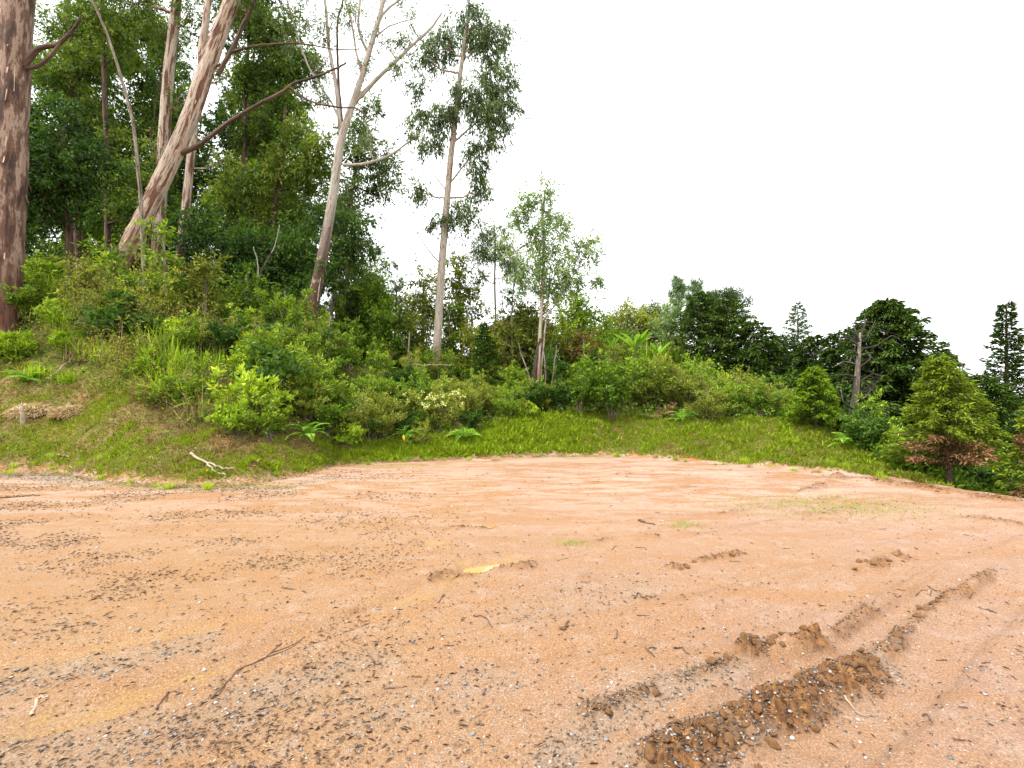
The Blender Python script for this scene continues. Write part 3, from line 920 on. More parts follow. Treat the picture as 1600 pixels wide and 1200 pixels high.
NAMES = {'broad': ('shrub', 'dark broad-leaved shrub'), 'green': ('shrub', 'green leafy shrub'), 'bright': ('shrub', 'bright green leafy shrub'),
         'olive': ('shrub', 'olive small-leaved shrub'), 'tall': ('tall_shrub', 'tall narrow-leaved shrub'),
         'lance': ('leafy_plant', 'bright narrow-leaved plant'), 'orange': ('shrub', 'rusty orange leafy shrub'),
         'rusty': ('withered_shrub', 'withered brown shrub'), 'flower': ('flowering_shrub', 'cream flowering shrub'),
         'tuft': ('grass_tuft', 'bright long-grass tuft'), 'long': ('grass_tuft', 'strap-leaved green clump'),
         'drytuft': ('grass_tuft', 'dry grass tuft'), 'tangle': ('vine_tangle', 'tangle of dry stems')}
CATS = {'tuft': 'grass', 'long': 'grass', 'drytuft': 'grass', 'tangle': 'vines', 'lance': 'plant'}


def plant(kind, loc, sc, label, group=None):
    ps = PR[kind][rng.integers(len(PR[kind]))]
    s = np.asarray(sc, float) * rng.uniform(.92, 1.08, 3) if np.ndim(sc) else (sc * rng.uniform(.85, 1.15), sc * rng.uniform(.85, 1.15), sc * rng.uniform(.9, 1.1))
    o = thing(NAMES[kind][0], loc, label, CATS.get(kind, 'shrub'), group, rng.uniform(0, 6.28), tuple(s))
    for nme, me in ps: obj(nme, me, o)
    return o


# plants that can be picked out in the photograph: kind, pixel of the foot, size, label
PICK = [
    ('long', 75, 470, 1.0, 'tall clump of strap-shaped green leaves beside the thick leftmost trunk'),
    ('tuft', 55, 590, .8, 'bright grass tuft at the top left edge of the mown bank'),
    ('long', 30, 560, .7, 'strap-leaved clump at the left picture edge above the bank grass'),
    ('lance', 110, 560, .9, 'narrow-leaved plant in front of the dead brown fern'),
    ('lance', 90, 520, 1.1, 'narrow-leaved plant under the tall strap-leaved clump'),
    ('lance', 225, 600, 1.0, 'upright bright narrow-leaved plant right of the dead brown fern'),
    ('bright', 245, 640, .55, 'low bright shrub at the grass edge below the leaning trunk'),
    ('bright', 305, 650, .75, 'bright green shrub overhanging the grass, left of the bank bend'),
    ('lance', 345, 655, .8, 'narrow-leaved plant beside the overhanging bright shrub'),
    ('bright', 372, 680, .8, 'lowest bright green shrub, reaching down into the bank grass'),
    ('green', 420, 690, .7, 'green shrub at the grass edge right of the lowest bright shrub'),
    ('bright', 545, 700, .6, 'bright low shrub at the foot of the bank left of the yellow tag'),
    ('broad', 585, 690, .6, 'dark rounded shrub just left of the yellow tag'),
    ('flower', 680, 680, 1.0, 'cream flowering shrub at the bank foot below the slim tall tree'),
    ('olive', 655, 700, .55, 'olive shrub in front of the cream flowering shrub'),
    ('tangle', 195, 470, 1.7, 'tangle of dry vines climbing the foot of the leaning trunk'),
    ('tangle', 160, 500, 1.1, 'tangle of dry stems left of the leaning trunk'),
    ('tangle', 250, 520, 1.5, 'tangle of dry stems on the slope right of the leaning trunk'),
    ('green', 228, 440, 2.0, 'leafy green creeper covering the foot of the leaning trunk'),
    ('drytuft', 330, 520, 1.1, 'dry tuft of grass on the slope above the overhanging bright shrub'),
    ('tuft', 385, 540, 1.3, 'pale green tuft at the shoulder of the left slope'),
    ('tuft', 420, 570, 1.2, 'pale green tuft below the shoulder of the left slope'),
    ('green', 960, 655, 1.45, 'big dense green bush at the top of the middle grass bank'),
    ('olive', 1010, 640, 1.45, 'big olive bush right of the dense green bush'),
    ('olive', 1070, 640, 1.45, 'wide brownish olive bush beside the dark conifers'),
    ('green', 905, 650, 1.4, 'rounded green bush between the many-stemmed tree and the big dense bush'),
    ('rusty', 1040, 655, .6, 'withered brown shrub at the top of the middle grass bank'),
    ('rusty', 1150, 640, .45, 'small red-brown shrub at the top of the right grass bank'),
    ('olive', 1110, 660, .9, 'low olive shrub at the top of the right grass bank'),
    ('green', 1190, 655, .8, 'green shrub by the short post on the right bank'),
    ('olive', 1165, 640, 1.0, 'olive shrub behind the small red-brown shrub'),
    ('bright', 1235, 655, .9, 'bright shrub left of the small green conifer'),
    ('lance', 1410, 690, 1.0, 'bright leafy plant between the dead tree and the yellow-green conifer'),
    ('broad', 1380, 715, .9, 'dark shrub in the hollow right of the dead tree'),
    ('broad', 1350, 705, .7, 'dark shrub at the foot of the dead tree'),
    ('green', 1405, 740, .6, 'low green shrub at the right end of the grass bank'),
    ('broad', 1430, 745, .6, 'low dark shrub left of the yellow-green conifer trunk'),
]
for kind, px, py, sc, lab in PICK:
    x, y, z = hit(px, py)
    plant(kind, (x, y, z - .03), sc, lab)
for px, py, sc, kind, lab in [
    (140, 555, 1.0, 'rust', 'large dead brown fern drooping on the left slope'),
    (172, 505, .9, 'fern', 'bright fern just above the dead brown fern'),
    (215, 590, .9, 'fern', 'fern beside the upright narrow-leaved plant'),
    (385, 520, 1.2, 'fern', 'pale fern at the shoulder of the left slope'),
    (525, 665, 1.1, 'fern', 'arching fern on the slope below the white gum'),
    (600, 620, 1.2, 'fern', 'fern high on the slope left of the slim tall tree'),
    (640, 690, .8, 'fern', 'yellowish fern beside the yellow tag'),
    (725, 690, .9, 'fern', 'fern right of the cream flowering shrub'),
    (1065, 660, .8, 'fern', 'fern beside the withered brown shrub'),
    (1085, 655, .7, 'fern', 'small fern right of the withered brown shrub'),
    (480, 690, .8, 'fern', 'fern above the grass where the bank bends'),
    (40, 600, .8, 'fern', 'small fern at the far left above the bank grass'),
    (1330, 700, .8, 'fern', 'fern on the bare soil below the dead tree'),
    (650, 640, 1.0, 'rust', 'dead fern above the cream flowering shrub')]:
    x, y, z = hit(px, py)
    place_fern((x, y, z), sc, lab, None, kind)

# the mass of undergrowth, plant by plant, zone by zone: px range, rows behind the grass top, kinds, size, where
ZONES = [
    ((-120, 130), (0.2, 5.5), 56, ['long', 'green', 'lance', 'tuft', 'tangle', 'bright', 'drytuft', 'broad', 'long', 'tuft'], (.65, 1.2), 'on the steep slope round the thick leftmost trunk'),
    ((130, 330), (0.2, 5.5), 56, ['tangle', 'tangle', 'drytuft', 'green', 'olive', 'bright', 'drytuft', 'tuft', 'tangle', 'broad', 'long', 'tuft'], (.8, 1.45), 'on the steep slope under the leaning trunk'),
    ((330, 480), (0.1, 6.5), 50, ['green', 'olive', 'bright', 'tuft', 'tangle', 'broad', 'lance', 'drytuft', 'broad', 'tall', 'long'], (.75, 1.3), 'on the slope left of the white gum'),
    ((480, 640), (0.1, 7.5), 52, ['green', 'broad', 'olive', 'olive', 'bright', 'green'], (.6, 1.05), 'between the white gum and the slim tree'),
    ((640, 800), (0.1, 7.5), 52, ['olive', 'green', 'olive', 'broad', 'olive', 'bright', 'green'], (.55, 1.0), 'between the slim tall tree and the many-stemmed tree'),
    ((800, 900), (0.1, 7.5), 36, ['green', 'olive', 'broad', 'olive', 'bright', 'green'], (.5, 1.0), 'round the many-stemmed tree'),
    ((900, 1110), (1.2, 9.0), 50, ['green', 'olive', 'olive', 'bright', 'broad', 'green'], (.8, 1.3), 'behind the middle grass bank'),
    ((1110, 1300), (0.2, 8.0), 44, ['olive', 'green', 'green', 'bright', 'broad'], (.5, .9), 'at the top of the right grass bank'),
    ((1300, 1420), (0.4, 6.0), 20, ['broad', 'green', 'bright', 'broad'], (.6, 1.0), 'in the hollow behind the dead tree'),
    ((1420, 1680), (0.1, 5.0), 24, ['broad', 'green', 'broad'], (.6, 1.0), 'in the hollow below the right clay edge'),
]
for (p0, p1), (r0, r1), n, kinds, (s0, s1), where in ZONES:
    for q in range(n):
        px = rng.uniform(p0, p1); ky, kz = knots(np.array([px]))
        Y = ky[0, 1] + r0 + (r1 - r0) * ((q + rng.random()) / n)
        X = (px - 800) / F * Y
        k = kinds[rng.integers(len(kinds))]
        if rng.random() < .08 and p0 < 1300:
            place_fern((X, Y, H(X, Y)), rng.uniform(.7, 1.1), 'green fern ' + where, 'ferns ' + where)
            continue
        sz_ = rng.uniform(s0, s1)
        pre = ('front-row', 'mid-slope', 'hindmost')[min(2, 3 * q // n)] + (' small ' if sz_ < (s0 + s1) / 2 else ' large ')
        plant(k, (X, Y, H(X, Y) - .05), sz_, pre + NAMES[k][1] + ' ' + where, 'undergrowth: ' + NAMES[k][1] + ' ' + where)


# ------------------------------------------------------------------ broad-leaved trees
def crown_leaves(g, cen, rad, nsub, per, leaf, droop, sub=.42, base_t=.45, shell=.55):
    """leaf sprays spread through an ellipsoid: nsub little clusters, heavier towards the outside; returns cluster centres"""
    d = unit(rng.normal(size=(nsub, 3))); r_ = (shell + (1 - shell) * rng.random(nsub)) * rng.random(nsub) ** .25
    C = np.asarray(cen) + d * r_[:, None] * np.asarray(rad)
    ns_ = 5; n = nsub * per
    sd_ = unit(rng.normal(size=(nsub * ns_, 3)) + np.array([0, 0, .15 - .55 * droop]) + .5 * np.repeat(d, ns_, 0))
    sl_ = np.repeat(sub * rng.uniform(.7, 1.6, nsub), ns_) * rng.uniform(.8, 2.0, nsub * ns_)
    k = np.repeat(np.arange(nsub), per) * ns_ + rng.integers(0, ns_, n)
    u = rng.random(n)[:, None]
    P = np.repeat(C, per, 0) + sd_[k] * sl_[k][:, None] * u - np.array([0, 0, .35 * droop]) * sl_[k][:, None] * u * u + rng.normal(size=(n, 3)) * sub * .16
    D = sd_[k] * .7 + rng.normal(size=P.shape) * .45 + np.array([0, 0, -droop])
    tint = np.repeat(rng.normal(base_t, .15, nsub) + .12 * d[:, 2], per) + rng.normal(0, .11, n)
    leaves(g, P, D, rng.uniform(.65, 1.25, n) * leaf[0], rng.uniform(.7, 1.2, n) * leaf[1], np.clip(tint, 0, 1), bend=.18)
    return C


def strips(g, path, rad, n):
    """peeling ribbons of bark hanging on a trunk"""
    for q in range(n):
        i = rng.integers(2, len(path) - 3); a = rng.uniform(0, 2 * PI)
        T = unit(path[i + 1] - path[i]); U = unit(np.cross(T, [.3, .9, .1])); V = np.cross(T, U)
        o = U * math.cos(a) + V * math.sin(a); s = np.cross(T, o)
        l = rng.uniform(.25, 1.1); wd = rng.uniform(.015, .05)
        t = np.linspace(0, 1, 5)[:, None]
        c = path[i] + o * rad[i] * .96 - T * l * t + o * (.10 * t * t * rng.uniform(.2, 1.6))
        v = np.vstack([c - s * wd / 2, c + s * wd / 2 * (1 - .6 * t)])
        f = []
        for k in range(4): f += [[k, k + 1, k + 6], [k, k + 6, k + 5]]
        g.add(v, f, rng.random())


def tree(name, label, cat, stem, rad, bark, Y, clumps=(), leaf='euc', lsize=(.17, .05), dens=1.0, droop=.7, branches=(), sub=.38,
         sides=12, lump=.06, group=None, peel=0, yspread=1.0, grow=1.0, taper=1.0, stems=(), twigs=True, base_t=.45, foot=None):
    """stem: pixels of the trunk at depth Y (third value = offset in depth); clumps: (px, py, rx, ry) of foliage in pixels"""
    pts = [at(p[0], p[1], Y + (p[2] if len(p) > 2 else 0)) for p in stem]
    bx, by = pts[0][0], pts[0][1]
    zb = H(bx, by)
    if foot is None:
        d = pts[1] - pts[0]
        k = (zb - .25 - pts[0][2]) / d[2] if abs(d[2]) > .05 else 0
        k = max(-3.0, min(.9, k))
        q = pts[0] + d * k
        q[2] = H(q[0], q[1]) - .25
        pts = ([q] + pts) if k < 0 else ([q] + pts[1:])
    base = np.array([pts[0][0], pts[0][1], pts[0][2] + .25])
    root = thing(name, tuple(base), label, cat, group)
    n = max(24, int(np.linalg.norm(pts[-1] - pts[0]) * 5))
    path = spline(pts, n)
    ln = np.linspace(0, 1, n)
    rr = rad[1] + (rad[0] - rad[1]) * (1 - ln) ** taper + rad[0] * .45 * np.exp(-ln * n / 5.0 / .5)
    g = Geo(); tube(g, path, rr, sides, lump, seed=int(abs(stem[0][0])) % 97)
    obj('trunk', g.mesh('trunk', bark, base, True), root)
    allp = [path]; allr = [rr]
    for bs in list(branches) + list(stems):
        bp = [at(p[0], p[1], Y + (p[2] if len(p) > 2 else 0)) for p in bs[0]]
        if bs in stems: bp[0][2] = H(bp[0][0], bp[0][1]) - .2
        m = max(12, int(np.linalg.norm(bp[-1] - bp[0]) * 6))
        p2 = spline(bp, m)
        p2[1:] += np.cumsum(rng.normal(0, .008, (m - 1, 3)), 0)
        r2 = np.linspace(bs[1], bs[2], m)
        g = Geo(); tube(g, p2, r2, 8, lump, seed=m, v0=9.0 if bs in branches else 0.0)
        obj('branch' if bs in branches else 'stem', g.mesh('branch', bs[3] if len(bs) > 3 else bark, base, True), root)
        allp.append(p2); allr.append(r2)
    if peel:
        g = Geo(); strips(g, path, rr, peel)
        tag(obj('peeling_bark', g.mesh('peeling_bark', M['strip'], base), root), kind='stuff')
    if clumps:
        g = Geo()
        AP = np.vstack([p[len(p) // 4:] for p in allp]); AR = np.concatenate([r_[len(r_) // 4:] for r_ in allr])
        for cx, cy, rx, ry in clumps:
            c = at(cx, cy, Y); sx = grow * rx / F * Y; sz = grow * ry / F * Y
            sy = (sx + sz) * .5 * yspread
            c[1] += rng.uniform(-.5, .5) * sy
            area = sx * sz * PI
            ns = max(8, int(area * 8.5 * dens)); per = 36
            C = crown_leaves(g, c, (sx, sy, sz), ns, per, lsize, droop, min(sub, .10 + .16 * (sx + sz)), base_t, .35)
            if twigs:
                dd = np.linalg.norm(AP - (c - np.array([0, 0, sz * .6])), axis=1) + 2.0 * np.maximum(0, AP[:, 2] - c[2])
                i0 = int(np.argmin(dd)); p0 = AP[i0]; r0 = min(AR[i0] * .5, .02 + .02 * (sx + sz))
                lim = p0 + (c - p0) * .5 + np.array([0, 0, -.1 * np.linalg.norm(c - p0)])
                pth = spline([p0, lim, c], 12); pth[1:-1] += rng.normal(0, .03, (10, 3))
                tw = Geo(); tube(tw, pth, np.linspace(r0, r0 * .45, 12), 6, v0=9.0)
                for k in rng.choice(len(C), min(len(C), 10), replace=False):
                    i1 = rng.integers(5, 12); a = pth[i1]; b = C[k]
                    p3 = spline([a, (a + b) / 2 + rng.normal(0, .1, 3), b], 6)
                    tube(tw, p3, np.linspace(r0 * .4, .005, 6), 4, v0=9.0)
                obj('limb', tw.mesh('limb', bark, base, True), root)
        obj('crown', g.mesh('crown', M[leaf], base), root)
    return root


BW, BD, BT, BS = M['bark_white'], M['bark_dark'], M['bark_thin'], M['bark_slim']

tree('old_eucalyptus', 'thick flaky-barked trunk cut off by the left picture edge', 'tree',
     [(3, 465), (8, 350), (14, 230), (20, 100), (26, 0), (34, -160)], (.50, .43), M['bark_old'], 14.6,
     clumps=[(0, -120, 90, 70), (90, -90, 80, 60)], peel=60, sides=28, lump=.10, leaf='euc',
     branches=[([(38, 102), (62, 74), (92, 66), (118, 38), (124, 20)], .10, .03, BD), ([(36, 108), (70, 98), (100, 62), (112, 54)], .07, .03, BD)])

tree('leaning_eucalyptus', 'big leaning eucalyptus with peeling pink-white bark', 'tree',
     [(192, 405), (238, 312), (288, 205), (322, 110), (345, 45), (368, -20), (395, -130)], (.31, .23), M['bark_lean'], 16.0,
     clumps=[(420, -60, 90, 70), (330, -80, 80, 60), (380, 10, 34, 22)], peel=170, sides=24, lump=.09, leaf='euc',
     branches=[([(318, 118), (316, 80), (322, 30), (328, -30)], .13, .10, M['bark_lean']),
               ([(340, 118), (362, 80), (378, 40), (396, 0), (410, -40)], .08, .05, BD),
               ([(284, 240), (310, 226), (352, 196), (400, 165), (440, 143), (462, 128), (490, 120), (520, 108), (540, 98)], .085, .03, BD),
               ([(452, 136), (472, 152), (500, 164), (540, 170), (562, 172), (585, 190)], .045, .02, BD),
               ([(361, 82), (380, 76), (400, 72), (430, 70), (470, 68), (520, 76), (560, 78)], .05, .015, BD),
               ([(345, 100), (330, 112), (340, 140)], .04, .015, BD)])

tree('white_gum', 'tall white-stemmed gum with dark brown butt and bare upper forks', 'tree',
     [(476, 530), (490, 470), (504, 400), (518, 320), (532, 225), (545, 180), (562, 130), (580, 70), (594, 20), (606, -40), (615, -120)], (.30, .07), BW, 17.0, taper=1.7,
     clumps=[(560, 40, 40, 30), (640, 20, 40, 20), (480, 30, 45, 25), (600, -50, 80, 40), (640, 60, 25, 14), (500, 105, 20, 16), (575, 205, 24, 26), (520, 60, 30, 26), (565, 100, 22, 20), (605, 65, 30, 24), (625, 110, 24, 16), (500, 155, 18, 20), (545, 20, 30, 20), (450, 60, 22, 30), (650, 215, 20, 14)],
     dens=.5, peel=30, sides=18, lump=.05, leaf='eucgrey', lsize=(.15, .04),
     branches=[([(534, 215), (530, 180), (522, 120), (512, 60), (506, -20)], .11, .05, BW), ([(534, 190), (528, 120), (526, 40), (540, -30)], .06, .03, BD),
               ([(552, 160), (590, 122), (630, 84), (668, 48), (690, 20)], .09, .035, BW), ([(575, 85), (560, 40), (565, -30)], .06, .04, BW),
               ([(588, 45), (600, 20), (640, -10)], .06, .03, BW), ([(536, 258), (570, 256), (600, 246), (632, 225), (662, 200)], .07, .02, BW),
               ([(536, 205), (520, 165), (480, 100), (455, 30), (440, -20)], .05, .025, BW), ([(582, 62), (610, 40), (650, 28)], .035, .015, BW),
               ([(566, 118), (556, 80), (548, 30), (530, -20)], .05, .03, BW)])

tree('slim_eucalyptus', 'tall slim eucalyptus with drooping grey-green crown and orange-streaked foot', 'tree',
     [(680, 588), (684, 520), (690, 420), (697, 330), (704, 250), (712, 180), (720, 110), (728, 50), (734, 5)], (.22, .06), BS, 19.0,
     clumps=[(735, 30, 34, 32), (765, 60, 34, 36), (775, 120, 34, 34), (735, 145, 45, 26), (690, 60, 26, 34), (665, 95, 20, 18), (665, 175, 32, 22), (700, 180, 22, 18),
             (760, 185, 28, 24), (790, 170, 22, 26), (745, 240, 22, 32), (770, 220, 16, 18), (672, 215, 22, 16), (745, 290, 14, 26), (660, 300, 18, 14), (725, 330, 24, 22), (690, 345, 22, 14), (655, 140, 14, 14)],
     dens=1.45, grow=1.34, droop=1.3, leaf='eucgrey', lsize=(.20, .05), sides=14, lump=.04, sub=.32,
     branches=[([(690, 415), (668, 388), (650, 362), (632, 340)], .035, .012), ([(699, 300), (676, 268), (668, 240)], .03, .012), ([(700, 290), (730, 250), (745, 225)], .045, .02),
               ([(706, 225), (740, 195), (785, 160)], .05, .02), ([(713, 170), (690, 175), (660, 165)], .03, .015)])

tree('many_stemmed_tree', 'airy pale-leaved tree with several thin stems at the top of the grass bank', 'tree',
     [(838, 636), (842, 560), (846, 480), (850, 400), (848, 340), (852, 295)], (.10, .03), BS, 17.0,
     clumps=[(850, 310, 14, 22), (820, 325, 22, 16), (865, 335, 18, 16), (838, 365, 26, 18), (858, 395, 26, 20), (830, 415, 22, 20), (880, 420, 20, 16), (905, 390, 20, 14), (920, 380, 12, 10), (895, 440, 20, 14), (850, 445, 30, 16), (812, 440, 14, 12), (935, 440, 8, 8), (800, 345, 14, 12), (880, 365, 14, 12), (925, 400, 12, 10), (870, 460, 20, 14), (790, 385, 12, 14)],
     dens=1.7, grow=1.5, droop=.4, leaf='euclight', lsize=(.14, .05), sub=.28, sides=10,
     branches=[([(848, 500), (870, 470), (895, 430), (918, 385)], .035, .012), ([(848, 470), (835, 400), (822, 340)], .03, .012)],
     stems=[([(836, 636), (828, 590), (815, 550), (812, 535)], .04, .02, BT), ([(845, 636), (848, 560), (853, 500), (858, 420)], .045, .02, BS),
            ([(850, 634), (852, 570), (846, 530)], .03, .02, BT), ([(858, 632), (864, 580), (868, 540)], .03, .015, BT), ([(832, 634), (838, 570), (846, 530)], .09, .07, BD)])

tree('thin_leaning_stem', 'thin pale bare stem left of the leaning eucalyptus', 'tree',
     [(220, 318), (216, 270), (211, 215), (204, 175), (186, 110), (166, 50), (140, -10), (120, -60)], (.06, .035), BT, 14.5, clumps=[(110, -70, 50, 30)], dens=.5, sides=8)
tree('red_based_eucalyptus', 'straight eucalyptus with reddish foot behind the leaning one', 'tree',
     [(288, 345), (294, 290), (302, 210), (312, 120), (326, 0), (340, -120)], (.20, .12), M['bark_lean'], 20.0,
     clumps=[(300, -60, 80, 60), (345, 250, 22, 26), (352, 120, 22, 30)], leaf='euc', peel=20)
tree('twin_streaked_eucalyptus', 'brown and white streaked trunk behind the leaning eucalyptus, left of it', 'tree',
     [(250, 330), (256, 220), (263, 120), (272, 40), (278, -20), (286, -120)], (.27, .20), M['bark_lean'], 21.0,
     clumps=[(240, 40, 40, 55), (215, -10, 60, 50), (245, 240, 22, 50), (300, 30, 30, 30), (290, 160, 18, 24)], leaf='euc')
tree('grey_slim_tree', 'thin grey-stemmed tree beside the slim tall eucalyptus', 'tree',
     [(775, 600), (775, 520), (773, 440), (774, 390), (772, 350)], (.07, .03), BT, 22.0,
     clumps=[(770, 370, 26, 22), (790, 395, 26, 22), (752, 395, 22, 20), (805, 420, 18, 22), (750, 430, 12, 16)], leaf='eucgrey', lsize=(.16, .035), droop=1.0, dens=1.7, grow=1.35, sub=.32)
tree('pale_thin_stem', 'thin grey stem left of the many-stemmed tree', 'tree',
     [(802, 610), (800, 540), (800, 480), (804, 440), (806, 410)], (.05, .025), BT, 20.0, clumps=[(806, 420, 20, 18), (795, 460, 14, 12)], leaf='eucgrey', dens=.8, sub=.3)
tree('bare_pale_stem', 'short bare pale stem on the slope right of the white gum', 'tree',
     [(510, 560), (513, 530), (517, 495)], (.06, .03), BT, 15.0, sides=8)
tree('bare_white_pole_stem', 'slender bare white stem left of the slim tall eucalyptus', 'tree',
     [(637, 610), (638, 560), (640, 520)], (.04, .025), BT, 17.0, sides=8)
tree('forked_bare_shrub', 'bare pale forked stems between the leaning eucalyptus and the white gum', 'tree',
     [(404, 465), (404, 440), (412, 415), (424, 395)], (.06, .02), BW, 17.5, sides=8,
     branches=[([(404, 440), (402, 410), (396, 385)], .03, .012), ([(412, 415), (428, 385), (436, 350)], .03, .012)])

# dense wood behind: trunk pixels, depth, foliage
BG = [
    ('dark_crowned_tree', 'dark green low-branching tree just right of the thick leftmost trunk', [(105, 330), (100, 260), (98, 200)], .16, 19.0, [(75, 190, 40, 45), (70, 260, 48, 50), (110, 290, 46, 45), (75, 330, 50, 36), (130, 240, 30, 30)], 'dark', 1.7),
    ('tall_wood_tree', 'leafy eucalyptus filling the top left beside the thick trunk', [(120, 350), (118, 220), (112, 100), (106, -20)], .2, 25.0, [(85, 30, 38, 50), (125, 60, 42, 50), (110, 130, 42, 36), (150, 110, 36, 34), (80, 110, 28, 40), (145, 20, 40, 34), (150, 180, 30, 26)], 'euc', 1.5),
    ('tall_wood_tree', 'dark trunked eucalyptus between the thick trunk and the thin pale stem', [(168, 350), (167, 240), (163, 150), (160, 0)], .17, 24.0, [(175, 30, 44, 44), (200, 80, 30, 36), (165, 215, 40, 26), (215, 30, 36, 40), (190, 280, 50, 34), (220, 330, 40, 30)], 'euc', 1.3),
    ('tall_wood_tree', 'leafy tree behind the foot of the leaning eucalyptus', [(235, 380), (238, 300), (236, 200)], .14, 26.0, [(235, 290, 36, 40), (215, 200, 22, 26), (270, 330, 34, 34), (255, 60, 24, 50), (180, 330, 36, 36)], 'dark', 1.4),
    ('tall_wood_tree', 'eucalyptus with foliage hanging over the leaning trunk to its right', [(365, 420), (372, 330), (382, 250), (384, 150), (390, 40)], .15, 23.0, [(400, 30, 40, 42), (440, 50, 42, 44), (425, 110, 46, 38), (470, 95, 30, 34), (395, 130, 26, 40), (385, 210, 34, 32), (450, 165, 34, 34), (420, 205, 30, 36)], 'euc', 1.5),
    ('tall_wood_tree', 'leafy eucalyptus left of the white gum', [(425, 440), (428, 340), (440, 250), (446, 170)], .15, 22.0, [(470, 215, 34, 40), (440, 265, 40, 36), (485, 275, 30, 40), (400, 290, 34, 32), (465, 325, 44, 34), (420, 340, 44, 34), (505, 245, 24, 40), (360, 320, 26, 34)], 'euc', 1.5),
    ('tall_wood_tree', 'leafy eucalyptus whose foliage shows right of the white gum stem', [(520, 470), (535, 380), (550, 300), (560, 230)], .14, 22.0, [(560, 205, 28, 30), (590, 245, 26, 28), (600, 285, 26, 24), (560, 290, 34, 26), (535, 330, 30, 30), (575, 165, 20, 22), (612, 265, 16, 30), (550, 250, 30, 26)], 'eucgrey', 1.2),
    ('dark_crowned_tree', 'dark leafy tree wrapped round the brown butt of the white gum', [(545, 500), (542, 430), (540, 370)], .12, 18.5, [(545, 345, 28, 26), (535, 395, 34, 34), (560, 380, 18, 20), (500, 345, 20, 24), (520, 440, 34, 30), (470, 385, 26, 30)], 'dark', 1.4),
    ('dark_crowned_tree', 'dark tree in the wood between leaning eucalyptus and white gum', [(390, 470), (392, 430), (396, 390)], .13, 20.0, [(400, 390, 48, 36), (450, 400, 44, 40), (350, 390, 40, 36), (430, 440, 48, 30), (320, 370, 40, 34), (370, 430, 44, 30)], 'dark', 1.4),
    ('leafy_tree', 'rounded dark green tree right of the white gum butt', [(572, 520), (574, 480), (575, 440)], .14, 24.0, [(575, 430, 26, 24), (562, 460, 34, 30), (592, 465, 24, 30), (570, 500, 40, 30)], 'mid', 1.7),
    ('leafy_tree', 'bright rounded tree in the gap left of the slim tall eucalyptus', [(602, 560), (602, 530), (604, 500)], .1, 19.5, [(605, 500, 28, 24), (590, 530, 26, 28), (622, 530, 28, 28), (605, 565, 36, 24)], 'mid', 1.8),
    ('slender_far_tree', 'slender far tree showing against the sky left of the slim tall eucalyptus', [(618, 520), (619, 480), (620, 445)], .1, 34.0, [(620, 450, 12, 18), (630, 475, 12, 18), (612, 475, 12, 18), (622, 500, 20, 20)], 'eucgrey', 1.4),
    ('olive_tree', 'olive-brown tree directly left of the slim tall eucalyptus', [(660, 570), (661, 500), (662, 440)], .1, 22.0, [(662, 440, 16, 20), (655, 475, 22, 24), (672, 480, 16, 26), (655, 520, 26, 28), (660, 560, 28, 24)], 'olive', 1.5),
    ('olive_tree', 'olive tree directly right of the slim tall eucalyptus', [(722, 580), (720, 500), (718, 440)], .1, 22.0, [(712, 410, 14, 18), (722, 445, 24, 26), (735, 480, 20, 26), (708, 490, 22, 28), (722, 530, 32, 32), (712, 575, 28, 24)], 'olive', 1.5),
    ('olive_tree', 'broad olive-leaved tree filling the gap behind the many-stemmed tree', [(822, 600), (822, 550), (824, 500)], .12, 21.5, [(820, 490, 34, 18), (800, 515, 26, 26), (845, 510, 28, 24), (820, 545, 44, 28), (790, 560, 30, 30), (865, 545, 28, 28), (830, 590, 50, 26)], 'olive', 1.5),
    ('leafy_tree', 'bright green tree standing right of the many-stemmed tree', [(905, 560), (905, 520), (905, 480)], .12, 23.0, [(905, 475, 22, 20), (895, 500, 24, 24), (920, 505, 24, 26), (908, 535, 34, 26)], 'bright', 1.8),
    ('rusty_tree', 'rusty orange-leaved tree right of the many-stemmed tree', [(912, 580), (912, 555), (912, 530)], .08, 20.5, [(912, 525, 22, 16), (900, 545, 22, 18), (925, 550, 18, 18)], 'orange', 1.6),
    ('olive_tree', 'domed olive tree behind the banana plants', [(985, 560), (985, 520), (985, 490)], .14, 30.0, [(985, 488, 28, 16), (960, 510, 24, 20), (1008, 505, 26, 20), (985, 530, 44, 22)], 'olive', 1.9),
    ('slender_far_tree', 'thin yellowish tree right of the banana plants', [(1042, 570), (1042, 520), (1044, 480)], .06, 26.0, [(1045, 480, 12, 14), (1036, 505, 14, 18), (1052, 510, 14, 20), (1044, 540, 20, 24)], 'euclight', 1.0),
    ('olive_tree', 'grey-green tree between the domed olive tree and the pines', [(1020, 540), (1020, 510), (1020, 480)], .1, 36.0, [(1015, 485, 20, 14), (1030, 500, 20, 18), (1015, 520, 26, 20)], 'eucgrey', 1.6),
    ('leafy_tree', 'bright leafy tree low between the domed olive tree and the bright green tree', [(945, 580), (945, 550), (945, 520)], .1, 27.0, [(945, 520, 22, 16), (935, 550, 26, 22), (960, 550, 22, 20)], 'dark', 1.6),
    ('leafy_tree', 'bright field-side bush behind the big cypress', [(1425, 700), (1425, 670), (1425, 645)], .08, 18.0, [(1425, 650, 22, 14), (1400, 665, 22, 14), (1440, 670, 20, 14)], 'bright', 1.5),
]
for nme, lab, stem, r0, Y, cl, lf, dn in BG:
    big = nme in ('tall_wood_tree',)
    tree(nme, lab, 'tree', stem, (r0, r0 * .5), BD if lf in ('dark', 'euc', 'mid') else BT, Y, clumps=cl, leaf=lf,
         lsize=(.21, .075) if big else (.18, .08), grow=1.15 if big else 1.0 if lf == 'orange' else 1.42, dens=dn * (.8 if big else .62 if Y > 21 else .75), droop=.5, sides=9, sub=.36, group='trees of the wood behind the bank', base_t=.42)

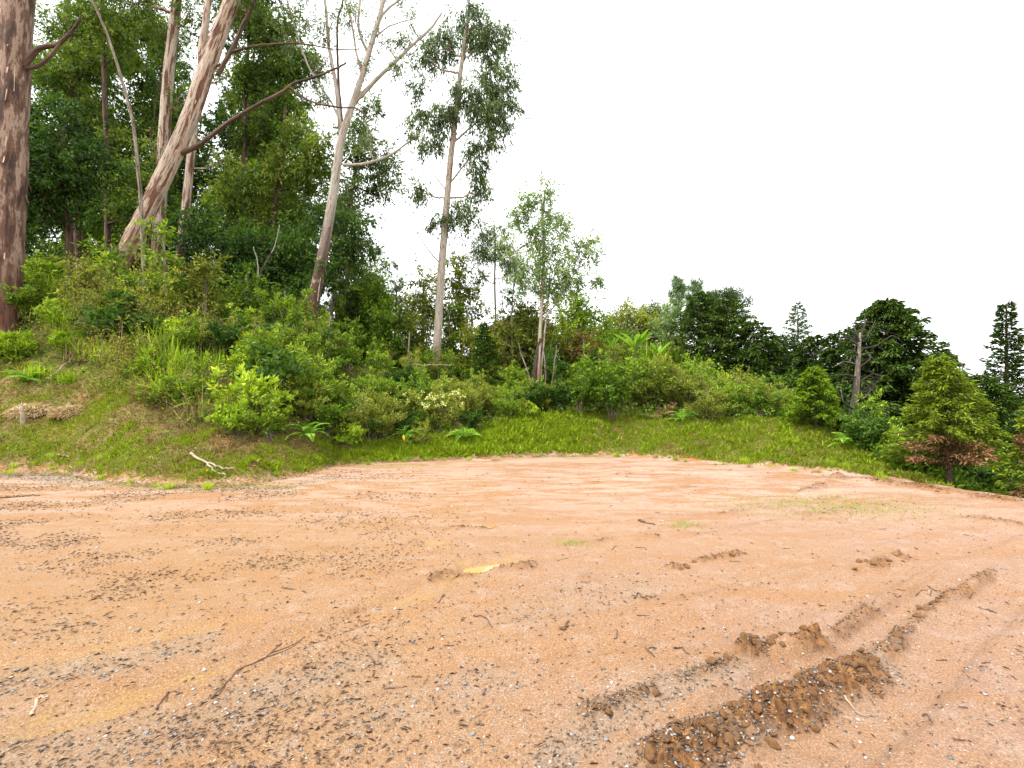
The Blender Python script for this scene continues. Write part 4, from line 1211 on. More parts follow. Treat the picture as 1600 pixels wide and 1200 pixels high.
US = [('bright', 255, 14.2, 345, 'leafy creeper-clad bush in front of the leaning eucalyptus foot'), ('mid', 175, 14.6, 370, 'green leafy bush left of the leaning eucalyptus foot'), ('olive', 318, 14.8, 395, 'olive bush right of the leaning eucalyptus foot'),
      ('mid', 385, 16, 415, 'green bush below the forked bare stems'), ('dark', 445, 16.5, 440, 'dark bush left of the white gum butt'), ('olive', 120, 15, 400, 'olive bush between the thick leftmost trunk and the leaning one'),
      ('olive', 545, 20, 470, 'olive understory tree right of the white gum butt'), ('mid', 575, 18.5, 520, 'green understory tree behind the arching fern'), ('olive', 640, 20, 480, 'olive understory tree left of the slim tall eucalyptus'),
      ('mid', 700, 21, 470, 'green understory tree behind the slim tall eucalyptus'), ('olive', 735, 20, 500, 'olive understory tree left of the small dark conifer'), ('olive', 785, 20, 510, 'olive understory tree right of the small dark conifer'),
      ('mid', 815, 22, 490, 'green understory tree behind the many-stemmed tree'), ('dark', 860, 19.5, 540, 'dark understory tree right of the many-stemmed tree'), ('bright', 885, 22, 500, 'bright understory tree left of the bright green tree'),
      ('olive', 930, 22, 540, 'olive understory tree under the rusty orange tree'), ('mid', 960, 26, 510, 'green understory tree left of the banana plants'), ('olive', 1060, 25, 520, 'olive understory tree right of the small shed'),
      ('mid', 1120, 18, 575, 'green understory tree in front of the leftmost dark cypress'), ('olive', 1165, 18, 580, 'olive understory tree in front of the dark cypresses'), ('mid', 1210, 17.5, 590, 'green understory tree left of the thin see-through conifer'), ('mid', 1095, 21, 545, 'green understory tree under the feathery pines'),
      ('mid', 670, 19, 545, 'low green understory tree at the foot of the slim tall eucalyptus')]
for lf, px, Y, top, lab in US:
    X = (px - 800) / F * Y; py0 = 630 - F * (H(X, Y) - 1.6) / Y
    cl = [(px + rng.normal(0, 9), top + 18 + (py0 - top - 30) * f, rng.uniform(20, 30) * (1.2 - .4 * abs(f - .5)), rng.uniform(18, 26)) for f in (0, .25, .5, .75, .95)]
    tree('understory_tree', lab, 'tree', [(px, py0 - 4), (px + 3, (py0 + top) / 2), (px, top + 15)], (.07, .03), BT, Y, clumps=cl, leaf=lf, lsize=(.15, .06), dens=1.25, droop=.3, sides=7, sub=.3, group='understory trees behind the bank')

# far wood that closes the view between the trunks, a tree each
far_spec = []
for q in range(34):
    px = rng.uniform(-80, 570)
    far_spec.append((px, rng.uniform(27, 42)))
FARP = []
for k in range(6):
    g = Geo(); tk = Geo(); hh = rng.uniform(15, 20)
    tube(tk, spline([(0, 0, -.4), (rng.normal(0, .2), rng.normal(0, .2), hh * .5), (rng.normal(0, .4), rng.normal(0, .4), hh * .95)], 16), np.linspace(.17, .04, 16), 7, .05)
    for q in range(17):
        f = .16 + .84 * q / 16
        crown_leaves(g, (rng.normal(0, 1.3), rng.normal(0, 1.3), hh * f), (rng.uniform(1.0, 1.9), rng.uniform(1.0, 1.9), rng.uniform(.8, 1.4)), 19, 38, (.27, .095), .7, .42, .42)
    FARP.append([('trunk', tk.mesh('trunk', BD, smoothed=True)), ('crown', g.mesh('crown', M[['dark', 'euc', 'mid'][k % 3]]))])
for q, (px, Y) in enumerate(far_spec):
    X = (px - 800) / F * Y
    where = 'far left, behind the thick leftmost trunk' if px < 140 else 'behind the thin pale stem' if px < 240 else 'behind the leaning eucalyptus' if px < 380 else 'between the leaning eucalyptus and the white gum' if px < 490 else 'right of the white gum'
    kd = ['dark', 'blue-green', 'fresh green'][q % 6 % 3]
    o = thing('far_wood_tree', (X, Y, H(X, Y)), kd + ' leafy tree deep in the wood ' + where, 'tree', 'trees deep in the wood', rng.uniform(0, 6.28), rng.uniform(.85, 1.2) if px < 430 else rng.uniform(.5, .62))
    for nme, me in FARP[q % 6]: obj(nme, me, o)


# ------------------------------------------------------------------ conifers
def conifer(name, label, px, py, Y, h, rb, mat, bark, cat='tree', n=90, prof=lambda t: (1 - t) ** .8, droop=.25, dens=1.0, spray=(.17, .05), low=.08, r0=.12, group=None, dead=0, tip=None, fat=.16):
    """py = None: rooted on the ground at depth Y below pixel column px"""
    if py is not None:
        X, Y, zb = hit(px, py)
    else:
        X = (px - 800) / F * Y; zb = H(X, Y)
    root = thing(name, (X, Y, zb), label, cat, group)
    tr = Geo(); fo = Geo(); de = Geo()
    p = spline([(0, 0, -.3), (rng.normal(0, .03) * h * .3, 0, h * .5), (rng.normal(0, .02) * h, rng.normal(0, .02) * h, h)], 20)
    tube(tr, p, np.linspace(r0, .012, 20), 9, .05)
    br = Geo()
    for q in range(n):
        t = low + (1 - low) * (q + rng.random()) / n
        L = rb * prof(t) * rng.uniform(.7, 1.12) + .05
        a = q * 2.399 + rng.normal(0, .3)
        b = np.array([np.interp(t * h, p[:, 2], p[:, k]) for k in (0, 1)] + [t * h])
        d = np.array([math.cos(a), math.sin(a), .25 - droop * .4])
        e = b + d * L + np.array([0, 0, -droop * L * .35 + .12 * L * (1 - droop)])
        m_ = b + d * L * .55 + np.array([0, 0, .06 * L])
        pb_ = spline([b, m_, e], 8)
        tube(br, pb_, np.linspace(.006 + .012 * L, .004, 8), 4)
        k = int((14 + 60 * L) * dens)
        u = rng.random(k) ** .75
        idx = u * 7; i0 = np.clip(idx.astype(int), 0, 6); f = (idx - i0)[:, None]
        P = pb_[i0] * (1 - f) + pb_[i0 + 1] * f
        side = np.array([-math.sin(a), math.cos(a), 0])
        off = rng.normal(0, fat, (k, 1)) * (L * .9) * (1.1 - u[:, None])
        P = P + side * off + np.array([0, 0, 1.]) * rng.normal(0, .04, (k, 1)) * (.4 + L * .5)
        D = d * .9 + side * (np.sign(off) * .6) + rng.normal(0, .35, (k, 3)) + np.array([0, 0, -droop * .7])
        isdead = dead and t < (.36 if dead < 1 else .8) and rng.random() < dead and math.sin(a) < .35 and (math.cos(a) < .25 or dead >= 1)
        leaves(de if isdead else fo, P, D, rng.uniform(.6, 1.3, k) * spray[0], rng.uniform(.7, 1.2, k) * spray[1], np.clip(rng.normal(.42, .13, k) + .22 * (u - .5), 0, 1), up=(0, 0, 1.), bend=.2)
    obj('trunk', tr.mesh('trunk', bark, smoothed=True), root)
    obj('limbs', br.mesh('limbs', bark, smoothed=True), root)
    obj('foliage', fo.mesh('foliage', mat), root)
    if de.v: tag(obj('dead_foliage', de.mesh('dead_foliage', M['rust']), root), 'rusty brown dead sprays low on the trunk')
    return root


CY, YC, GC = M['cypress'], M['yconifer'], M['greyconifer']
dome = lambda t: math.sin(min(1, (1 - t) * 1.02 + .02) ** .62 * PI * .62) ** .8
conifer('big_cypress', 'broad domed dark cypress behind the dead tree', 1388, None, 15.5, 5.9, 2.6, CY, BD, n=240, prof=lambda t: (max(0, 1 - t)) ** .55, droop=.35, dens=1.25, spray=(.20, .06), low=.1, r0=.22)
conifer('yellow_green_conifer', 'yellow-green young conifer with rusty lower branches at the clay edge', 1476, None, 8.9, 2.75, .95, YC, BD, n=150, prof=lambda t: min(1, (1 - t) * 1.35) ** .8, droop=.3, dens=1.6, spray=(.10, .024), low=.16, r0=.065, dead=.85, fat=.12)
conifer('dark_conifer', 'dark conifer with thin pointed top at the right picture edge', 1572, None, 11.5, 5.7, 1.7, CY, BD, n=190, prof=lambda t: (1 - t) ** 1.35 + .04, droop=.12, dens=1.3, spray=(.13, .03), fat=.2, r0=.1)
conifer('dark_conifer', 'wide dark conifer low behind the yellow-green one', 1535, None, 10.8, 3.3, 1.5, CY, BD, n=120, prof=lambda t: (1 - t) ** .6, droop=.25, dens=1.3, spray=(.15, .045), r0=.09)
conifer('rusty_conifer', 'half-dead rusty conifer cut by the right picture edge', 1612, None, 7.9, 2.0, .55, YC, BD, n=70, droop=.4, dens=1.3, spray=(.10, .03), r0=.04, dead=1.0)
conifer('small_conifer', 'small bright green conifer on the right bank left of the dead tree', 1276, 672, 12, 1.75, .75, M['mid'], BD, n=90, droop=.25, dens=1.5, spray=(.12, .035), r0=.05, prof=lambda t: (1 - t) ** .6)
conifer('tall_thin_conifer', 'thin see-through grey-green conifer above the right bank', 1250, None, 20.0, 5.6, 1.15, GC, BD, n=90, droop=.1, dens=.9, spray=(.16, .045), r0=.09, prof=lambda t: min(1, (1 - t) * 1.6) ** .8, low=.3)
for px, Y, h, rb, lab in [(1095, 22, 4.6, 1.9, 'dark cypress nearest the wide brownish olive bush'), (1140, 21, 4.6, 1.8, 'dark cypress under the flat-topped pine'), (1180, 20, 3.6, 1.7, 'dark cypress right of the flat-topped pine'),
                      (1222, 21, 3.6, 1.6, 'dark cypress left of the thin see-through conifer'), (1278, 19, 3.9, 1.5, 'dark cypress right of the thin see-through conifer'), (1312, 17.5, 3.9, 1.3, 'dark cypress at the left flank of the big domed cypress'),
                      (1465, 15.5, 4.6, 1.3, 'dark cypress at the right flank of the big domed cypress'), (1362, 19, 5.0, 1.8, 'dark cypress behind the big domed cypress')]:
    conifer('dark_cypress', lab, px, None, Y, h * 1.08, rb * 1.25, CY, BD, n=100, prof=lambda t: (1 - t) ** .55, droop=.3, dens=1.0, spray=(.20, .065), r0=.12, group='dark cypresses on the right')
conifer('dark_conifer', 'small dark conifer right of the slim tall eucalyptus', 755, None, 17.5, 3.1, .85, M['dark'], BD, n=90, droop=.2, dens=1.5, spray=(.13, .035), r0=.06, prof=lambda t: (1 - t) ** .75)
conifer('dark_conifer', 'small dark conifer below the rounded tree right of the white gum', 553, None, 18.5, 3.0, .9, M['dark'], BD, n=90, droop=.2, dens=1.5, spray=(.13, .035), r0=.06, prof=lambda t: (1 - t) ** .7)
conifer('bare_conifer', 'nearly bare thin grey conifer between the yellow-green and the right edge conifers', 1508, None, 13.0, 4.1, .6, GC, BD, n=34, droop=0, dens=.25, r0=.05, low=.45)


def pine(label, px, Y, h, rb, n=26, low=.45, flat=False):
    X = (px - 800) / F * Y; zb = H(X, Y)
    root = thing('pine_tree', (X, Y, zb), label, 'tree', 'pines behind the right bank')
    tr = Geo(); fo = Geo()
    p = spline([(0, 0, -.3), (rng.normal(0, .08), 0, h * .5), (rng.normal(0, .15), 0, h)], 16)
    tube(tr, p, np.linspace(.14, .02, 16), 8, .05)
    for q in range(n):
        t = low + (1 - low) * (q + .5) / n
        L = rb * ((1.1 - t) / (1.1 - low) if not flat else math.sin((t - low) / (1 - low) * 2.6 + .35)) * rng.uniform(.6, 1.1)
        a = q * 2.399
        b = np.array([np.interp(t * h, p[:, 2], p[:, 0]), 0, t * h]); d = np.array([math.cos(a), math.sin(a), .35])
        pb_ = spline([b, b + d * L * .6, b + d * L + [0, 0, L * (.3 if not flat else .05)]], 7)
        tube(tr, pb_, np.linspace(.03, .008, 7), 5)
        for e in [pb_[-1], pb_[-2] + rng.normal(0, .12, 3), pb_[-3] + rng.normal(0, .15, 3), pb_[4] + rng.normal(0, .15, 3)]:
            k = 60
            leaves(fo, e + rng.normal(0, .10 if not flat else .18, (k, 3)), rng.normal(0, .8, (k, 3)) + [0, 0, .6 if not flat else .15], rng.uniform(.16, .30, k), .035, rng.normal(.45, .15, k).clip(0, 1))
    obj('trunk', tr.mesh('trunk', BD, smoothed=True), root)
    obj('crown', fo.mesh('crown', GC if not flat else CY), root)


pine('open feathery pine behind the thin yellowish tree', 1068, 30, 7.0, 1.5)
pine('open feathery pine with upright tips right of the banana plants', 1092, 31, 7.2, 1.3)
pine('feathery pine left of the flat-topped pine', 1118, 32, 7.0, 1.3)
pine('dark flat-topped pine standing above the dark cypresses', 1140, 27, 6.6, 1.5, 22, .55, True)

# dead tree
Xd, Yd, Zd = hit(1328, 683)
dt = thing('dead_tree', (Xd, Yd, Zd), 'bare grey dead tree in front of the big domed cypress', 'tree')
tp = [np.array([0, 0, -.2])] + [at(a, b, Yd) - np.array([Xd, Yd, Zd]) for a, b in [(1330, 660), (1337, 620), (1340, 580), (1343, 545), (1344, 520)]]
g = Geo(); pth = spline(tp, 24); tube(g, pth, np.linspace(.13, .025, 24), 12, .12)
obj('trunk', g.mesh('trunk', M['bark_dead'], smoothed=True), dt)
for bs in [[(1344, 525), (1352, 505), (1350, 490)], [(1344, 528), (1358, 520), (1368, 500)], [(1343, 540), (1325, 530), (1310, 532)], [(1343, 545), (1370, 540), (1392, 525), (1400, 528)],
           [(1341, 570), (1320, 565), (1305, 572)], [(1341, 575), (1360, 560), (1352, 548)], [(1340, 590), (1318, 585), (1308, 592)], [(1339, 600), (1362, 585), (1378, 588)],
           [(1338, 615), (1360, 608), (1380, 580)], [(1337, 625), (1352, 620), (1362, 605)], [(1335, 635), (1356, 628), (1360, 610)], [(1334, 640), (1318, 628), (1315, 610)], [(1343, 535), (1336, 515), (1330, 500)], [(1342, 555), (1330, 548), (1318, 552)],
           [(1340, 585), (1356, 600), (1372, 612)]]:
    bp = [at(a, b, Yd + (0 if k == 0 else rng.normal(0, .3))) - np.array([Xd, Yd, Zd]) for k, (a, b) in enumerate(bs)]
    g = Geo(); q = spline(bp, 10); tube(g, q, np.linspace(.03, .008, 10), 6)
    for s_ in range(3):
        i0 = rng.integers(3, 9); tube(g, spline([q[i0], q[i0] + rng.normal(0, .12, 3), q[i0] + rng.normal(0, .25, 3)], 5), np.linspace(.010, .004, 5), 4)
    obj('branch', g.mesh('branch', M['bark_dead'], smoothed=True), dt)
# fibrous old stump beside it
x, y, z = hit(1318, 680)
o = thing('tree_stump', (x, y, z), 'dark fibrous stump beside the foot of the dead tree', 'stump')
g = Geo(); tube(g, [(0, 0, -.1), (0, 0, .2), (.02, 0, .45), (.03, .0, .6)], [.2, .17, .13, .05], 14, .3); obj('wood', g.mesh('wood', BD, smoothed=True), o)
g = Geo(); k = 260; a = rng.uniform(0, 2 * PI, k); leaves(g, np.stack([np.cos(a) * .13, np.sin(a) * .13, rng.uniform(.25, .6, k)], 1), np.stack([np.cos(a) * .4, np.sin(a) * .4, -np.ones(k)], 1), .3, .02, rng.random(k) * .4)
tag(obj('fibres', g.mesh('fibres', M['rust']), o), kind='stuff')


# ------------------------------------------------------------------ banana plants
def banana_leaf(L, W, arch):
    g = Geo(); n = 12
    t = np.linspace(0, 1, n)
    c = np.stack([L * (t - .25 * arch * t * t), 0 * t, L * (.9 * t - arch * t * t)], 1)
    wv = W * np.sin(np.clip(t * .96 + .04, 0, 1) ** .8 * PI) ** .7 * (1 - .06 * rng.random(n)) + .02
    l = c + np.stack([0 * t, -wv / 2, wv * .28], 1); r_ = c + np.stack([0 * t, wv / 2, wv * .28], 1)
    v = np.vstack([c, l, r_]); f = []
    for i in range(n - 1):
        f += [[i, i + 1, n + i + 1], [i, n + i + 1, n + i], [i, 2 * n + i, 2 * n + i + 1], [i, 2 * n + i + 1, i + 1]]
    g.add(v, f, np.concatenate([np.full(n, .95), np.full(2 * n, .62)]))
    tube(g, c - [0, 0, .012], np.linspace(.03, .006, n), 5, tint=1.0)
    return g.mesh('leaf', M['fern'], smoothed=True)


for px, py, Y, n, sc, lab in [(993, 546, 22.0, 9, .55, 'banana plant with broad upright leaves above the big bushes'), (957, 550, 22.5, 8, .42, 'smaller pale banana plant left of the broad-leaved one'),
                              (1030, 556, 22.0, 6, .36, 'small banana plant right of the broad-leaved one'), (868, 590, 19.0, 4, .42, 'small banana plant half hidden behind the many-stemmed tree')]:
    X = (px - 800) / F * Y; zb = H(X, Y)
    need = at(px, py, Y)[2]
    o = thing('banana_plant', (X, Y, zb), lab, 'banana plant')
    hs = max(.5, need - zb)
    g = Geo(); tube(g, [(0, 0, -.1), (0, 0, hs * .5), (0, 0, hs + .1)], [.12, .09, .06], 9, .05); obj('stem', g.mesh('stem', BT, smoothed=True), o)
    for q in range(n):
        lf = obj('leaf', banana_leaf(2.0 * sc * rng.uniform(.85, 1.15), .52 * sc, rng.uniform(.15, .55)), o, (0, 0, hs))
        lf.rotation_euler = (rng.normal(0, .15), rng.uniform(-.35, .15), q * 2 * PI / n + rng.normal(0, .25))
# tall reedy leaves under the banana plants
for q, px in enumerate(np.linspace(1002, 1045, 7)):
    Y = 22.8; X = (px - 800) / F * Y
    o = plant('long', (X, Y, H(X, Y) - .05), 2.3, 'tall reedy green clump in front of the small shed', 'reedy clumps in front of the small shed')

# ------------------------------------------------------------------ things glimpsed between the trees
def box(g, x0, x1, y0, y1, z0, z1):
    v = [(x, y, z) for z in (z0, z1) for y in (y0, y1) for x in (x0, x1)]
    f = [[0, 2, 3], [0, 3, 1], [4, 5, 7], [4, 7, 6], [0, 1, 5], [0, 5, 4], [2, 6, 7], [2, 7, 3], [0, 4, 6], [0, 6, 2], [1, 3, 7], [1, 7, 5]]
    g.add(v, f)


M['roof'] = plainmat('brown_roof', (.05, .03, .022), (.11, .06, .042), 3)
M['wallpaint'] = plainmat('weathered_wall', (.16, .12, .10), (.24, .19, .15), 3)
M['teal'] = plainmat('teal_sheet', (.01, .22, .19), (.02, .30, .25), 2, .5)
M['whitebar'] = plainmat('white_paint', (.55, .6, .58), (.7, .72, .7), 6, .6)
Yh = 40.0; c = at(815, 496, Yh); zb = H(c[0], Yh + 2)
ho = thing('house', (c[0], Yh + 2, zb), 'dark-roofed house glimpsed between the crowns behind the many-stemmed tree', 'house')
top = c[2] - zb
g = Geo(); box(g, -3.2, 3.2, -2.5, 2.5, -1.5, top - 1.2); obj('wall', g.mesh('wall', M['wallpaint']), ho)
g = Geo()
v = [(-3.6, -2.9, top - 1.25), (3.6, -2.9, top - 1.25), (3.6, 2.9, top - 1.25), (-3.6, 2.9, top - 1.25), (-1.7, 0, top + .35), (1.7, 0, top + .35)]
g.add(v, [[0, 1, 5], [0, 5, 4], [2, 3, 4], [2, 4, 5], [1, 2, 5], [3, 0, 4], [0, 2, 1], [0, 3, 2]]); obj('roof', g.mesh('roof', M['roof']), ho)
for k in (-1.4, 1.4):
    g = Geo(); box(g, k - .45, k + .45, -2.56, -2.49, top - 2.6, top - 1.6); obj('window', g.mesh('window', M['roof']), ho)
Ys = 27.0; c = at(1018, 540, Ys); zb = H(c[0], Ys)
sh = thing('shed', (c[0], Ys, zb), 'small dark shed with white bars and a teal sheet behind the banana plants', 'shed')
top = c[2] - zb + .45
g = Geo(); box(g, -1.0, 1.1, 0, 1.6, -.6, top); obj('wall', g.mesh('wall', M['roof']), sh)
g = Geo(); box(g, -1.2, 1.3, -.25, 1.85, top, top + .07); obj('roof', g.mesh('roof', M['wallpaint']), sh)
for k in range(2):
    g = Geo(); box(g, -.85, -.2, -.05, -.005, top - .75 + .2 * k, top - .67 + .2 * k); obj('bar', g.mesh('bar', M['whitebar']), sh)
g = Geo(); box(g, .55, .95, -.05, -.005, top - 1.0, top - .45); obj('sheet', g.mesh('sheet', M['teal']), sh)

# short post on the right bank
x, y, z = hit(1155, 645)
o = thing('post', (x, y, z), 'short weathered wooden post among shrubs on the right bank', 'post')
g = Geo(); tube(g, [(0, 0, -.2), (0.01, 0, .3), (.02, 0, .62)], [.05, .048, .045], 8, .1); obj('wood', g.mesh('wood', M['bark_dead'], smoothed=True), o)

# marker sticks
M['tagy'] = plainmat('yellow_tag', (.75, .38, .03), (.85, .5, .05), 8, .6, 0)
M['tago'] = plainmat('orange_tag', (.75, .22, .03), (.8, .3, .06), 8, .6, 0)
for px, py, hgt, mt, tw, lab in [(632, 712, .55, 'tagy', .08, 'thin stick with a yellow tag at the foot of the bank'), (696, 716, .12, 'tago', .04, 'tiny orange peg in the grass right of the yellow tag'), (326, 750, .18, 'tago', .07, 'small orange peg at the foot of the left bank')]:
    x, y, z = hit(px, py)
    o = thing('marker_stick', (x, y, z), lab, 'marker')
    g = Geo(); tube(g, [(0, 0, -.05), (-.01, 0, hgt * .5), (-.03, 0, hgt)], [.007, .006, .005], 6); obj('stick', g.mesh('stick', M['twig']), o)
    g = Geo(); leaves(g, np.array([[-.03, -.01, hgt + .02]]), np.array([[.1, 0, -1.]]), hgt * .36, tw, .5, up=(0, -1., 0)); box(g, -.04, -.02, -.012, -.006, hgt * .8, hgt); obj('tag', g.mesh('tag', M[mt]), o)

# ------------------------------------------------------------------ sticks and twigs lying about
def stick(pix, r0, r1, label, mat='twig', lift=.0, forks=0, name='stick', group=None):
    P = []
    for p in pix:
        x, y, z = hit(*p, y0=1.2, y1=22)
        P.append((x, y, z + r0 * .7 + lift))
    P = np.array(P); P0 = P[0].copy()
    g = Geo(); q = spline(P - P0, 14); q[1:-1] += rng.normal(0, r0 * .5, (12, 3))
    tube(g, q, np.linspace(r0, r1, 14), 7, .15)
    for k in range(forks):
        i0 = rng.integers(4, 11); d = unit(q[i0 + 1] - q[i0]); s = np.cross(d, [0, 0, 1]) * rng.choice([-1, 1])
        l = np.linalg.norm(q[-1]) * .3
        tube(g, spline([q[i0], q[i0] + (d + s) * l * .5, q[i0] + (d * 1.6 + s) * l * .7], 6), np.linspace(r0 * .6, r1 * .6, 6), 5)
    return tag(obj(name, g.mesh(name, M[mat], smoothed=True), None, tuple(P0)), label, 'stick', group)


stick([(298, 718), (318, 726), (328, 735), (338, 746), (352, 752)], .028, .014, 'crooked bleached branch lying across the foot of the left bank', 'palestick', .07)
stick([(326, 730), (345, 741), (366, 743)], .022, .012, 'short bleached side branch right of the crooked one', 'palestick', .07)
stick([(0, 779), (30, 778), (62, 776)], .018, .008, 'long dark stick on the clay at the left picture edge', 'twig')
stick([(92, 712), (108, 720)], .02, .012, 'pale stick at the top of the gravel patch', 'palestick', .02)
x, y, z = hit(36, 668)
g = Geo(); tube(g, spline([(0, 0, -.1), (0, -.02, .2), (-.06, -.03, .42)], 8), np.linspace(.06, .045, 8), 9, .2)
tag(obj('stub', g.mesh('stub', M['palestick'], smoothed=True), None, (x, y, z)), 'short pale stub standing in the left bank grass', 'stub')
stick([(330, 1098), (352, 1075), (372, 1052), (405, 1038), (425, 1025), (440, 1007)], .006, .003, 'long thin crooked twig below the yellow wet track', 'twig', forks=2)
stick([(50, 1126), (58, 1113), (74, 1103)], .009, .004, 'rusty curved bark sliver at the lower left', 'strip')
stick([(0, 1198), (25, 1186), (52, 1172)], .007, .003, 'dark twig in the lower left corner', 'twig')
stick([(332, 1162), (334, 1182), (348, 1187), (370, 1186)], .006, .003, 'hooked dark twig at the bottom left of centre', 'twig', forks=1)
stick([(245, 1110), (262, 1094), (285, 1088)], .006, .003, 'thin dark twig left of the long crooked twig', 'twig')
stick([(740, 965), (757, 975), (769, 982)], .006, .003, 'thin straight twig near the middle of the clay', 'twig')
stick([(874, 993), (884, 986), (889, 979)], .010, .005, 'short dark stub of wood right of the middle', 'twig')
stick([(998, 817), (1010, 820), (1024, 824)], .016, .008, 'dark stick lying far out on the pink clay', 'twig')
stick([(1053, 1019), (1065, 1021), (1077, 1029)], .007, .003, 'curved dark twig above the rutted ridge', 'twig')
stick([(1008, 1018), (1023, 1028)], .006, .003, 'straight dark twig left of the curved one', 'twig')
stick([(1130, 1072), (1150, 1084), (1170, 1092)], .005, .002, 'thin twig on the strip between the two ridges', 'twig')
stick([(1320, 1100), (1345, 1122), (1372, 1126)], .005, .002, 'pale root strand trailing from the big clod ridge', 'palestick', .01)
stick([(1530, 958), (1558, 969)], .008, .004, 'dark twig on the clay near the right edge', 'twig')
stick([(600, 1080), (618, 1082), (636, 1082)], .005, .003, 'thin twig low in the middle foreground', 'twig')
stick([(440, 925), (478, 928)], .007, .004, 'brown twig beside the smooth wheel track', 'twig')
stick([(640, 606), (675, 607), (705, 606)], .03, .022, 'straight pale pole lying across the shrubs below the slim tall eucalyptus', 'palestick', .9)
stick([(75, 605), (95, 590), (115, 570)], .03, .02, 'pale fallen branch leaning in the undergrowth at the far left', 'palestick', .15)
stick([(637, 698), (680, 690), (720, 682), (735, 676)], .012, .006, 'thin pale stem lying on the grass right of the yellow tag', 'palestick', .12)
for q in range(46):
    px = rng.uniform(0, 1600); py = 790 + 400 * rng.random() ** .8
    a = rng.normal(.1, .5); l = rng.uniform(8, 22)
    stick([(px, py), (px + l * math.cos(a) * .5 + rng.normal(0, 1), py - l * .3 * math.sin(a)), (px + l * math.cos(a), py - l * .55 * math.sin(a) + rng.normal(0, 1.5))], .0045, .0025,
          'small brown twig lying loose on the clay', 'twig', name='twig', group='small twigs on the clay')

# bigger loose stones
M['stone'] = plainmat('grey_stone', (.07, .065, .06), (.34, .33, .31), 18, .8, .3)
shapes = []
for k in range(6):
    g = Geo(); th = rng.uniform(0, 6, 3)
    n1, n2 = 5, 2; v = []
    for a in np.linspace(0, PI, n2 + 2)[1:-1]:
        for b in np.linspace(0, 2 * PI, n1, endpoint=False):
            rr_ = 1 + rng.uniform(-.35, .35)
            v.append((rr_ * math.sin(a) * math.cos(b) * 1.25, rr_ * math.sin(a) * math.sin(b), .6 * rr_ * math.cos(a)))
    f = []
    for i in range(n2 - 1):
        for j_ in range(n1):
            q0, q1 = i * n1 + j_, i * n1 + (j_ + 1) % n1
            f += [[q0, q0 + n1, q1], [q1, q0 + n1, q1 + n1]]
    v += [(0, 0, .6), (0, 0, -.6)]
    for j_ in range(n1):
        f += [[n1 * n2, j_, (j_ + 1) % n1], [n1 * n2 + 1, (n2 - 1) * n1 + (j_ + 1) % n1, (n2 - 1) * n1 + j_]]
    g.add(v, f); shapes.append(g.mesh('stone', M['stone']))
for q in range(64):
    if q < 45:
        pl, hw, s_ = GRAVEL[[5, 7, 3, 2, 4][q % 5]]
        t = rng.random(); i0 = min(int(t * (len(pl) - 1)), len(pl) - 2); f_ = t * (len(pl) - 1) - i0
        c = pl[i0] * (1 - f_) + pl[i0 + 1] * f_ + rng.normal(0, hw * .5, 2)
    else:
        c = gpx(rng.uniform(100, 1560), rng.uniform(850, 1190))
    s_ = rng.uniform(.006, .016)
    o = obj('stone', shapes[q % 6], None, (c[0], c[1], H(c[0], c[1]) + s_ * .25))
    o.scale = (s_, s_, s_ * rng.uniform(.7, 1.1)); o.rotation_euler = (rng.normal(0, .3), rng.normal(0, .3), rng.uniform(0, 6.28))
    tag(o, 'small grey stone lying on the orange clay', 'stone', 'loose stones on the clay')

# tufts straddling the foot of the bank
for q in range(70):
    px = rng.uniform(0, 1380); ky, kz = knots(np.array([px])); Y = ky[0, 0] + rng.normal(.05, .22); X = (px - 800) / F * Y
    k = ['tuft', 'tuft', 'drytuft'][q % 3]
    plant(k, (X, Y, H(X, Y) - .01), rng.uniform(.14, .3), ('small green grass tuft' if k == 'tuft' else 'small dry grass tuft') + ' at the edge of the clay', ('green' if k == 'tuft' else 'dry') + ' tufts along the clay edge')

# thin weeds on the clay
g = Geo()
for px, py, sx_, sy_, k in [(1290, 790, .9, .45, 2600), (895, 850, .12, .08, 160), (1072, 821, .14, .1, 200), (900, 714, .9, .12, 1500), (320, 760, 1.1, .15, 1600), (190, 750, .5, .12, 500), (600, 728, .8, .1, 500)]:
    c = gpx(px, py)
    X = c[0] + rng.normal(0, sx_, k); Y = c[1] + rng.normal(0, sy_, k)
    leaves(g, np.stack([X, Y, terrain(X, Y) - .004], 1), np.stack([rng.normal(0, .8, k), rng.normal(0, .8, k), np.ones(k)], 1), rng.uniform(.015, .05, k), rng.uniform(.004, .010, k), rng.normal(.62, .15, k).clip(0, 1))
tag(obj('weeds', g.mesh('weeds', M['grass'])), 'thin low weeds sprouting on the clay', 'weeds', kind='stuff')

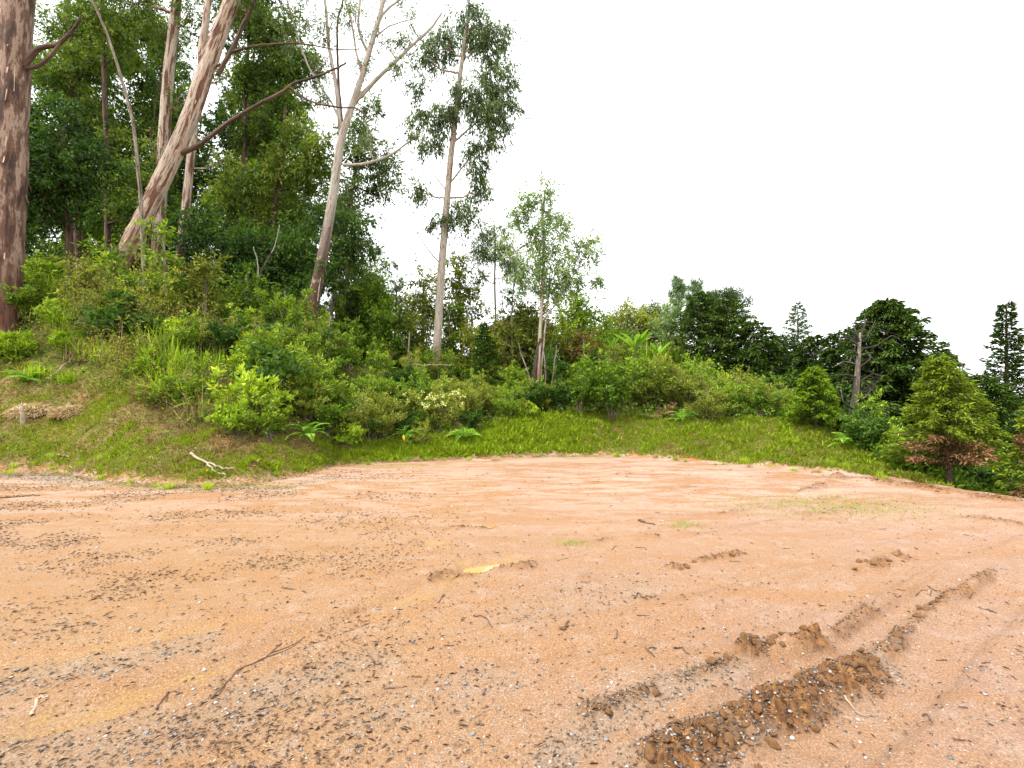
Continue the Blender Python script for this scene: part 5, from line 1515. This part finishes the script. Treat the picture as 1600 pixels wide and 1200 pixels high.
# clods of turned soil along the ruts
M['clod'] = plainmat('turned_clay_clod', (.11, .048, .017), (.36, .175, .06), 14, .9, .8, .02)
clods = []
for k in range(6):
    g = Geo(); n1, n2 = 9, 6; v = []
    for a in np.linspace(0, PI, n2 + 2)[1:-1]:
        for b in np.linspace(0, 2 * PI, n1, endpoint=False):
            rr_ = 1 + rng.uniform(-.28, .28)
            v.append((rr_ * math.sin(a) * math.cos(b) * 1.2, rr_ * math.sin(a) * math.sin(b), .75 * rr_ * math.cos(a)))
    f = []
    for i in range(n2 - 1):
        for j_ in range(n1):
            q0, q1 = i * n1 + j_, i * n1 + (j_ + 1) % n1
            f += [[q0, q0 + n1, q1], [q1, q0 + n1, q1 + n1]]
    v += [(0, 0, .75), (0, 0, -.75)]
    for j_ in range(n1):
        f += [[n1 * n2, j_, (j_ + 1) % n1], [n1 * n2 + 1, (n2 - 1) * n1 + (j_ + 1) % n1, (n2 - 1) * n1 + j_]]
    g.add(v, f); clods.append(g.mesh('clod', M['clod']))
for ri, cnt, lab in [(0, 110, 'dark clod of turned soil in the big foreground ridge'), (3, 22, 'brown clod in the short ridge left of the big foreground ridge'), (1, 14, 'brown clod in the broken ridge running to the right edge'),
                     (5, 8, 'clod in the small far ridge on the right'), (6, 9, 'clod in the small far ridge in the middle'), (11, 40, 'clod on the clay lip along the right edge'), (7, 6, 'dark clod behind the muddy puddles'), (2, 10, 'small clod in the gravelly rut')]:
    pl, hw, h_, r_ = RIDGES_W[ri]
    for q in range(cnt):
        t = rng.random() * (len(pl) - 1.001); i0 = int(t); f_ = t - i0
        c = pl[i0] * (1 - f_) + pl[i0 + 1] * f_ + rng.normal(0, hw * .55, 2)
        s_ = min(.025, rng.lognormal(math.log(.012 + .0012 * c[1]), .5))
        o = obj('clod', clods[rng.integers(6)], None, (c[0], c[1], H(c[0], c[1]) + s_ * .2))
        o.scale = (s_, s_, s_ * rng.uniform(.7, 1.1)); o.rotation_euler = (rng.normal(0, .4), rng.normal(0, .4), rng.uniform(0, 6.28))
        tag(o, lab, 'clod', lab.replace('clod', 'clods'))

# heaps of dry mown grass on the left bank
for px, py, sc, lab in [(48, 645, 1.0, 'heap of dry cut grass on the left bank beside the pale stub'), (112, 648, .85, 'flat heap of dry straw right of the heap beside the stub')]:
    x, y, z = hit(px, py)
    g = Geo(); k = 2600
    a = rng.uniform(0, 2 * PI, k); r_ = rng.random(k) ** .5
    P = np.stack([np.cos(a) * r_ * .55, np.sin(a) * r_ * .3, .20 * (1 - r_ ** 2) * rng.random(k) ** .5], 1) * sc
    leaves(g, P, np.stack([np.cos(a + 1.2 * rng.normal(size=k)), np.sin(a + 1.2 * rng.normal(size=k)), rng.normal(0, .3, k)], 1), rng.uniform(.06, .18, k), .02, rng.normal(.8, .18, k).clip(0, 1), up=(0, 0, 1.))
    o = tag(obj('straw_heap', g.mesh('straw_heap', M['straw']), None, (x, y, z)), lab, 'straw heap')
    o.rotation_euler = (math.radians(25), 0, 0)
